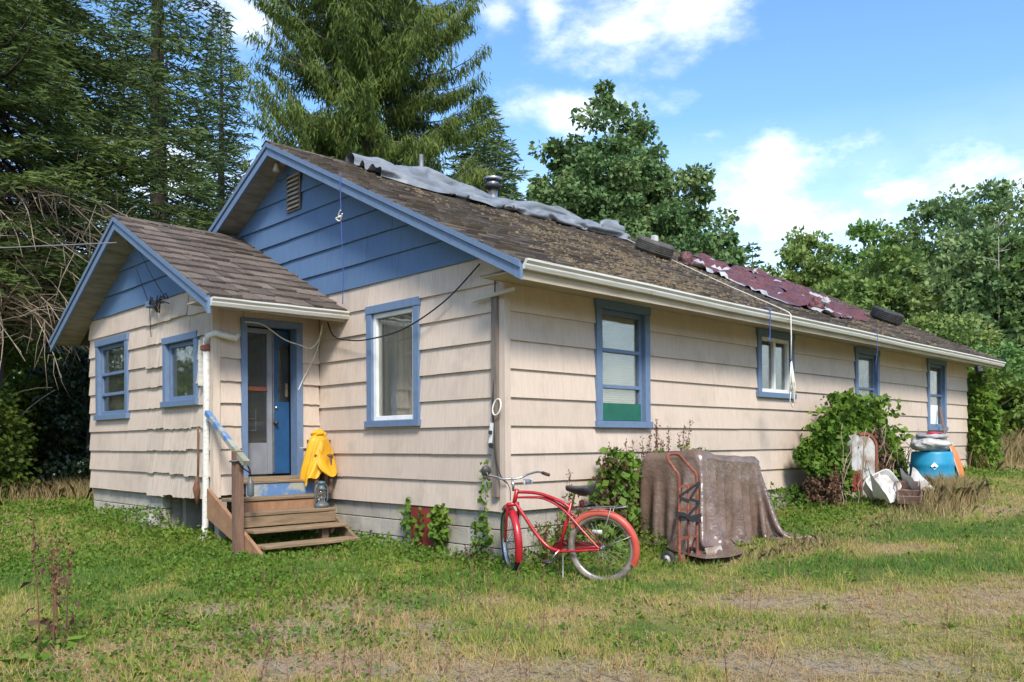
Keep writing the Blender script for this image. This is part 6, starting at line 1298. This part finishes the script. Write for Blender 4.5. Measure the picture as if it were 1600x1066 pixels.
dr = dryness(x, y); bare = np.maximum(blobs(x, y, BARE), .8 * blobs(x, y, DIRT)); k = rng.uniform(0, 1, len(x)) > bare * .78 * fbm(x * 5, y * 5, 61) * 1.7 + .55 * (fbm(x * 6, y * 6, 48) < .36); x, y, d, dr = x[k], y[k], d[k], dr[k]
tuft = fbm(x * 2.2, y * 2.2, 44); cl = fbm(x * 7, y * 7, 47); h = (.014 + .05 * tuft ** 1.5 + .075 * np.clip(cl - .45, 0, 1) * 2 + .03 * rng.uniform(0, 1, len(x)) ** 2) * (1 + .9 * np.exp(-walldist(x, y) / .8)) * (1 - .35 * dr); wd = .0019 * (1 + d / 6.5)
blades('lawn_grass', 'short patchy lawn of green and dry grass', x, y, h, wd, np.clip(dr + rng.normal(0, .14, len(x)), 0, 1), 'grass_blades', .9)
x, y, d = scatter(42000, 3.4, 14, .8); k = ~inside(x, y) & (rng.uniform(0, 1, len(x)) < dryness(x, y) * 1.2); x, y, d = x[k], y[k], d[k]; a_ = rng.uniform(0, 6.283, len(x)); ll = rng.uniform(.03, .10, len(x)); z = gz(x, y) + rng.uniform(.005, .03, len(x)); w_ = .0016 * (1 + d / 7)
B0 = np.stack([x, y, z], 1); T0 = B0 + np.stack([np.cos(a_) * ll, np.sin(a_) * ll, rng.uniform(-.01, .02, len(x))], 1); S0_ = np.stack([-np.sin(a_) * w_, np.cos(a_) * w_, 0 * w_], 1)
tag(polys('straw_litter', np.stack([B0 - S0_, B0 + S0_, T0 + S0_, T0 - S0_], 1), 'dry_blades', None, rng.uniform(.4, 1, len(x))), 'loose straw lying flat over the lawn', 'straw', kind='stuff')
cxx, cyy, cd = scatter(2600, 3.6, 16, .8); k = ~inside(cxx, cyy) & (fbm(cxx * 1.2, cyy * 1.2, 83) > .42); cxx, cyy = cxx[k], cyy[k]; nb_ = 14
x = (cxx[:, None] + rng.normal(0, .03, (len(cxx), nb_))).ravel(); y = (cyy[:, None] + rng.normal(0, .03, (len(cxx), nb_))).ravel(); k = ~inside(x, y); ch_ = np.repeat(rng.uniform(.06, .17, len(cxx)), nb_) * rng.uniform(.5, 1.1, len(x)); cdy = np.repeat(np.clip(dryness(cxx, cyy) + rng.normal(.05, .22, len(cxx)), 0, 1), nb_)
blades('grass_clumps', 'taller clumps of grass scattered over the lawn', x[k], y[k], ch_[k], .0022 * (1 + np.hypot(x[k] - CAM[0], y[k] - CAM[1]) / 9), np.clip(cdy[k] + rng.normal(0, .08, k.sum()), 0, 1), 'grass_blades', 1.0)
# broad leaved weeds
x, y, d = scatter(330000, 3.4, 26, .8); k = ~inside(x, y); x, y, d = x[k], y[k], d[k]; wdst = walldist(x, y)
left = np.clip(((-x + y) / 1.4 - .2) / 1.8, 0, 1)
cov = 1.15 * np.exp(-(wdst / .85) ** 2) * (.55 + .9 * fbm(x * 1.3, y * 1.3, 17)) + left * .85 * np.clip(fbm(x * .9, y * .9, 12) * 2.6 - .75, 0, 1) * np.exp(-np.clip(wdst - 3.5, 0, 9) / 2.2) + .10 * (fbm(x * 2.1, y * 2.1, 19) > .62)
cov += .8 * np.exp(-((x - 5.0) / 1.4) ** 2 - ((y + 1.0) / .6) ** 2) + .9 * np.exp(-((y + .3) / .35) ** 2) * ((x > .2) & (x < 9))
k = rng.uniform(0, 1, len(x)) < cov * (1 - .8 * blobs(x, y, BARE)) * np.clip(d / 7, .45, 1); x, y, d, wdst = x[k], y[k], d[k], wdst[k]
hh = .26 * np.exp(-((y + .25) / .3) ** 2) * ((x > .3) & (x < 8)) * (.5 + fbm(x * 2, y * 2, 71)) + (.015 + .05 * fbm(x * 3, y * 3, 14)) + .15 * np.exp(-(wdst / .5) ** 2) * fbm(x * 1.6, y * 1.6, 18) * 1.6 + .16 * np.exp(-((x + 1.9) / .6) ** 2 - ((y - 5.3) / 1.0) ** 2)
zz = gz(x, y) + hh * rng.uniform(.1, 1, len(x)) ** .5
o = polys('weed_cover', leaves(np.stack([x, y, zz], 1), .029 * (.7 + d / 16), np.array([0, 0, .35]), .8, .85, .1), 'lf_clover'); tag(o, 'low broad leaved weeds thick along the walls', 'weeds', kind='stuff')
# tall dry grass: tufts by the junk, by the tarp, and the meadow past the house
gx_, gy_, hs_ = [], [], []
for cx, cy, sx, sy, n, h0 in ((6.4, -2.0, .4, .2, 700, .22), (7.3, -1.95, .45, .16, 1800, .40), (7.8, -1.8, .4, .16, 1000, .40), (2.6, -1.75, .6, .14, 900, .13), (3.2, -2.0, .5, .2, 500, .10), (5.2, -1.9, .5, .2, 400, .12), (19.2, .9, 2.4, .8, 7000, .75), (17.0, .5, 1.2, .5, 3000, .5), (1.0, 12.2, 2.5, 1.0, 4200, .45), (-2.0, 13.0, 1.5, .8, 2600, .45)):
    gx_.append(rng.normal(cx, sx, n)); gy_.append(rng.normal(cy, sy, n)); hs_.append(h0 * rng.uniform(.45, 1.1, n))
x, y, h = map(np.concatenate, (gx_, gy_, hs_)); k = ~inside(x, y) & (walldist(x, y) > .1); x, y, h = x[k], y[k], h[k]; dd = np.hypot(x - CAM[0], y - CAM[1])
blades('tall_dry_grass', 'tall straw coloured grass around the junk and past the house', x, y, h, .0015 * (1 + dd / 9), np.clip(rng.normal(.5, .28, len(x)), 0, 1), 'dry_blades', 1.0)
# broad rosettes in the lawn
r_ = np.random.default_rng(91); RS = []
for i in range(16):
    px, d = r_.uniform(-.6, .6), r_.uniform(4.6, 8.0)
    if i < 2: px, d = ((-.57, 5.2), (-.54, 5.5))[i]
    v = FW * d + RT * (px * d); x, y = CAM[0] + v.x, CAM[1] + v.y
    if walldist(np.array([x]), np.array([y]))[0] < .4: continue
    n = r_.integers(6, 11); a_ = np.linspace(0, 6.28, n, endpoint=False) + r_.uniform(0, 1); P = np.stack([np.full(n, x), np.full(n, y), np.full(n, gz1(x, y) + .01)], 1); Dr = np.stack([np.cos(a_), np.sin(a_), np.full(n, .45)], 1)
    RS.append(leaves(P, .06 if i > 1 else .17, Dr, .15, .38, .08))
tag(polys('lawn_rosettes', np.concatenate(RS), 'lf_vine'), 'flat broad leaved rosettes growing in the lawn', 'plants', kind='stuff')
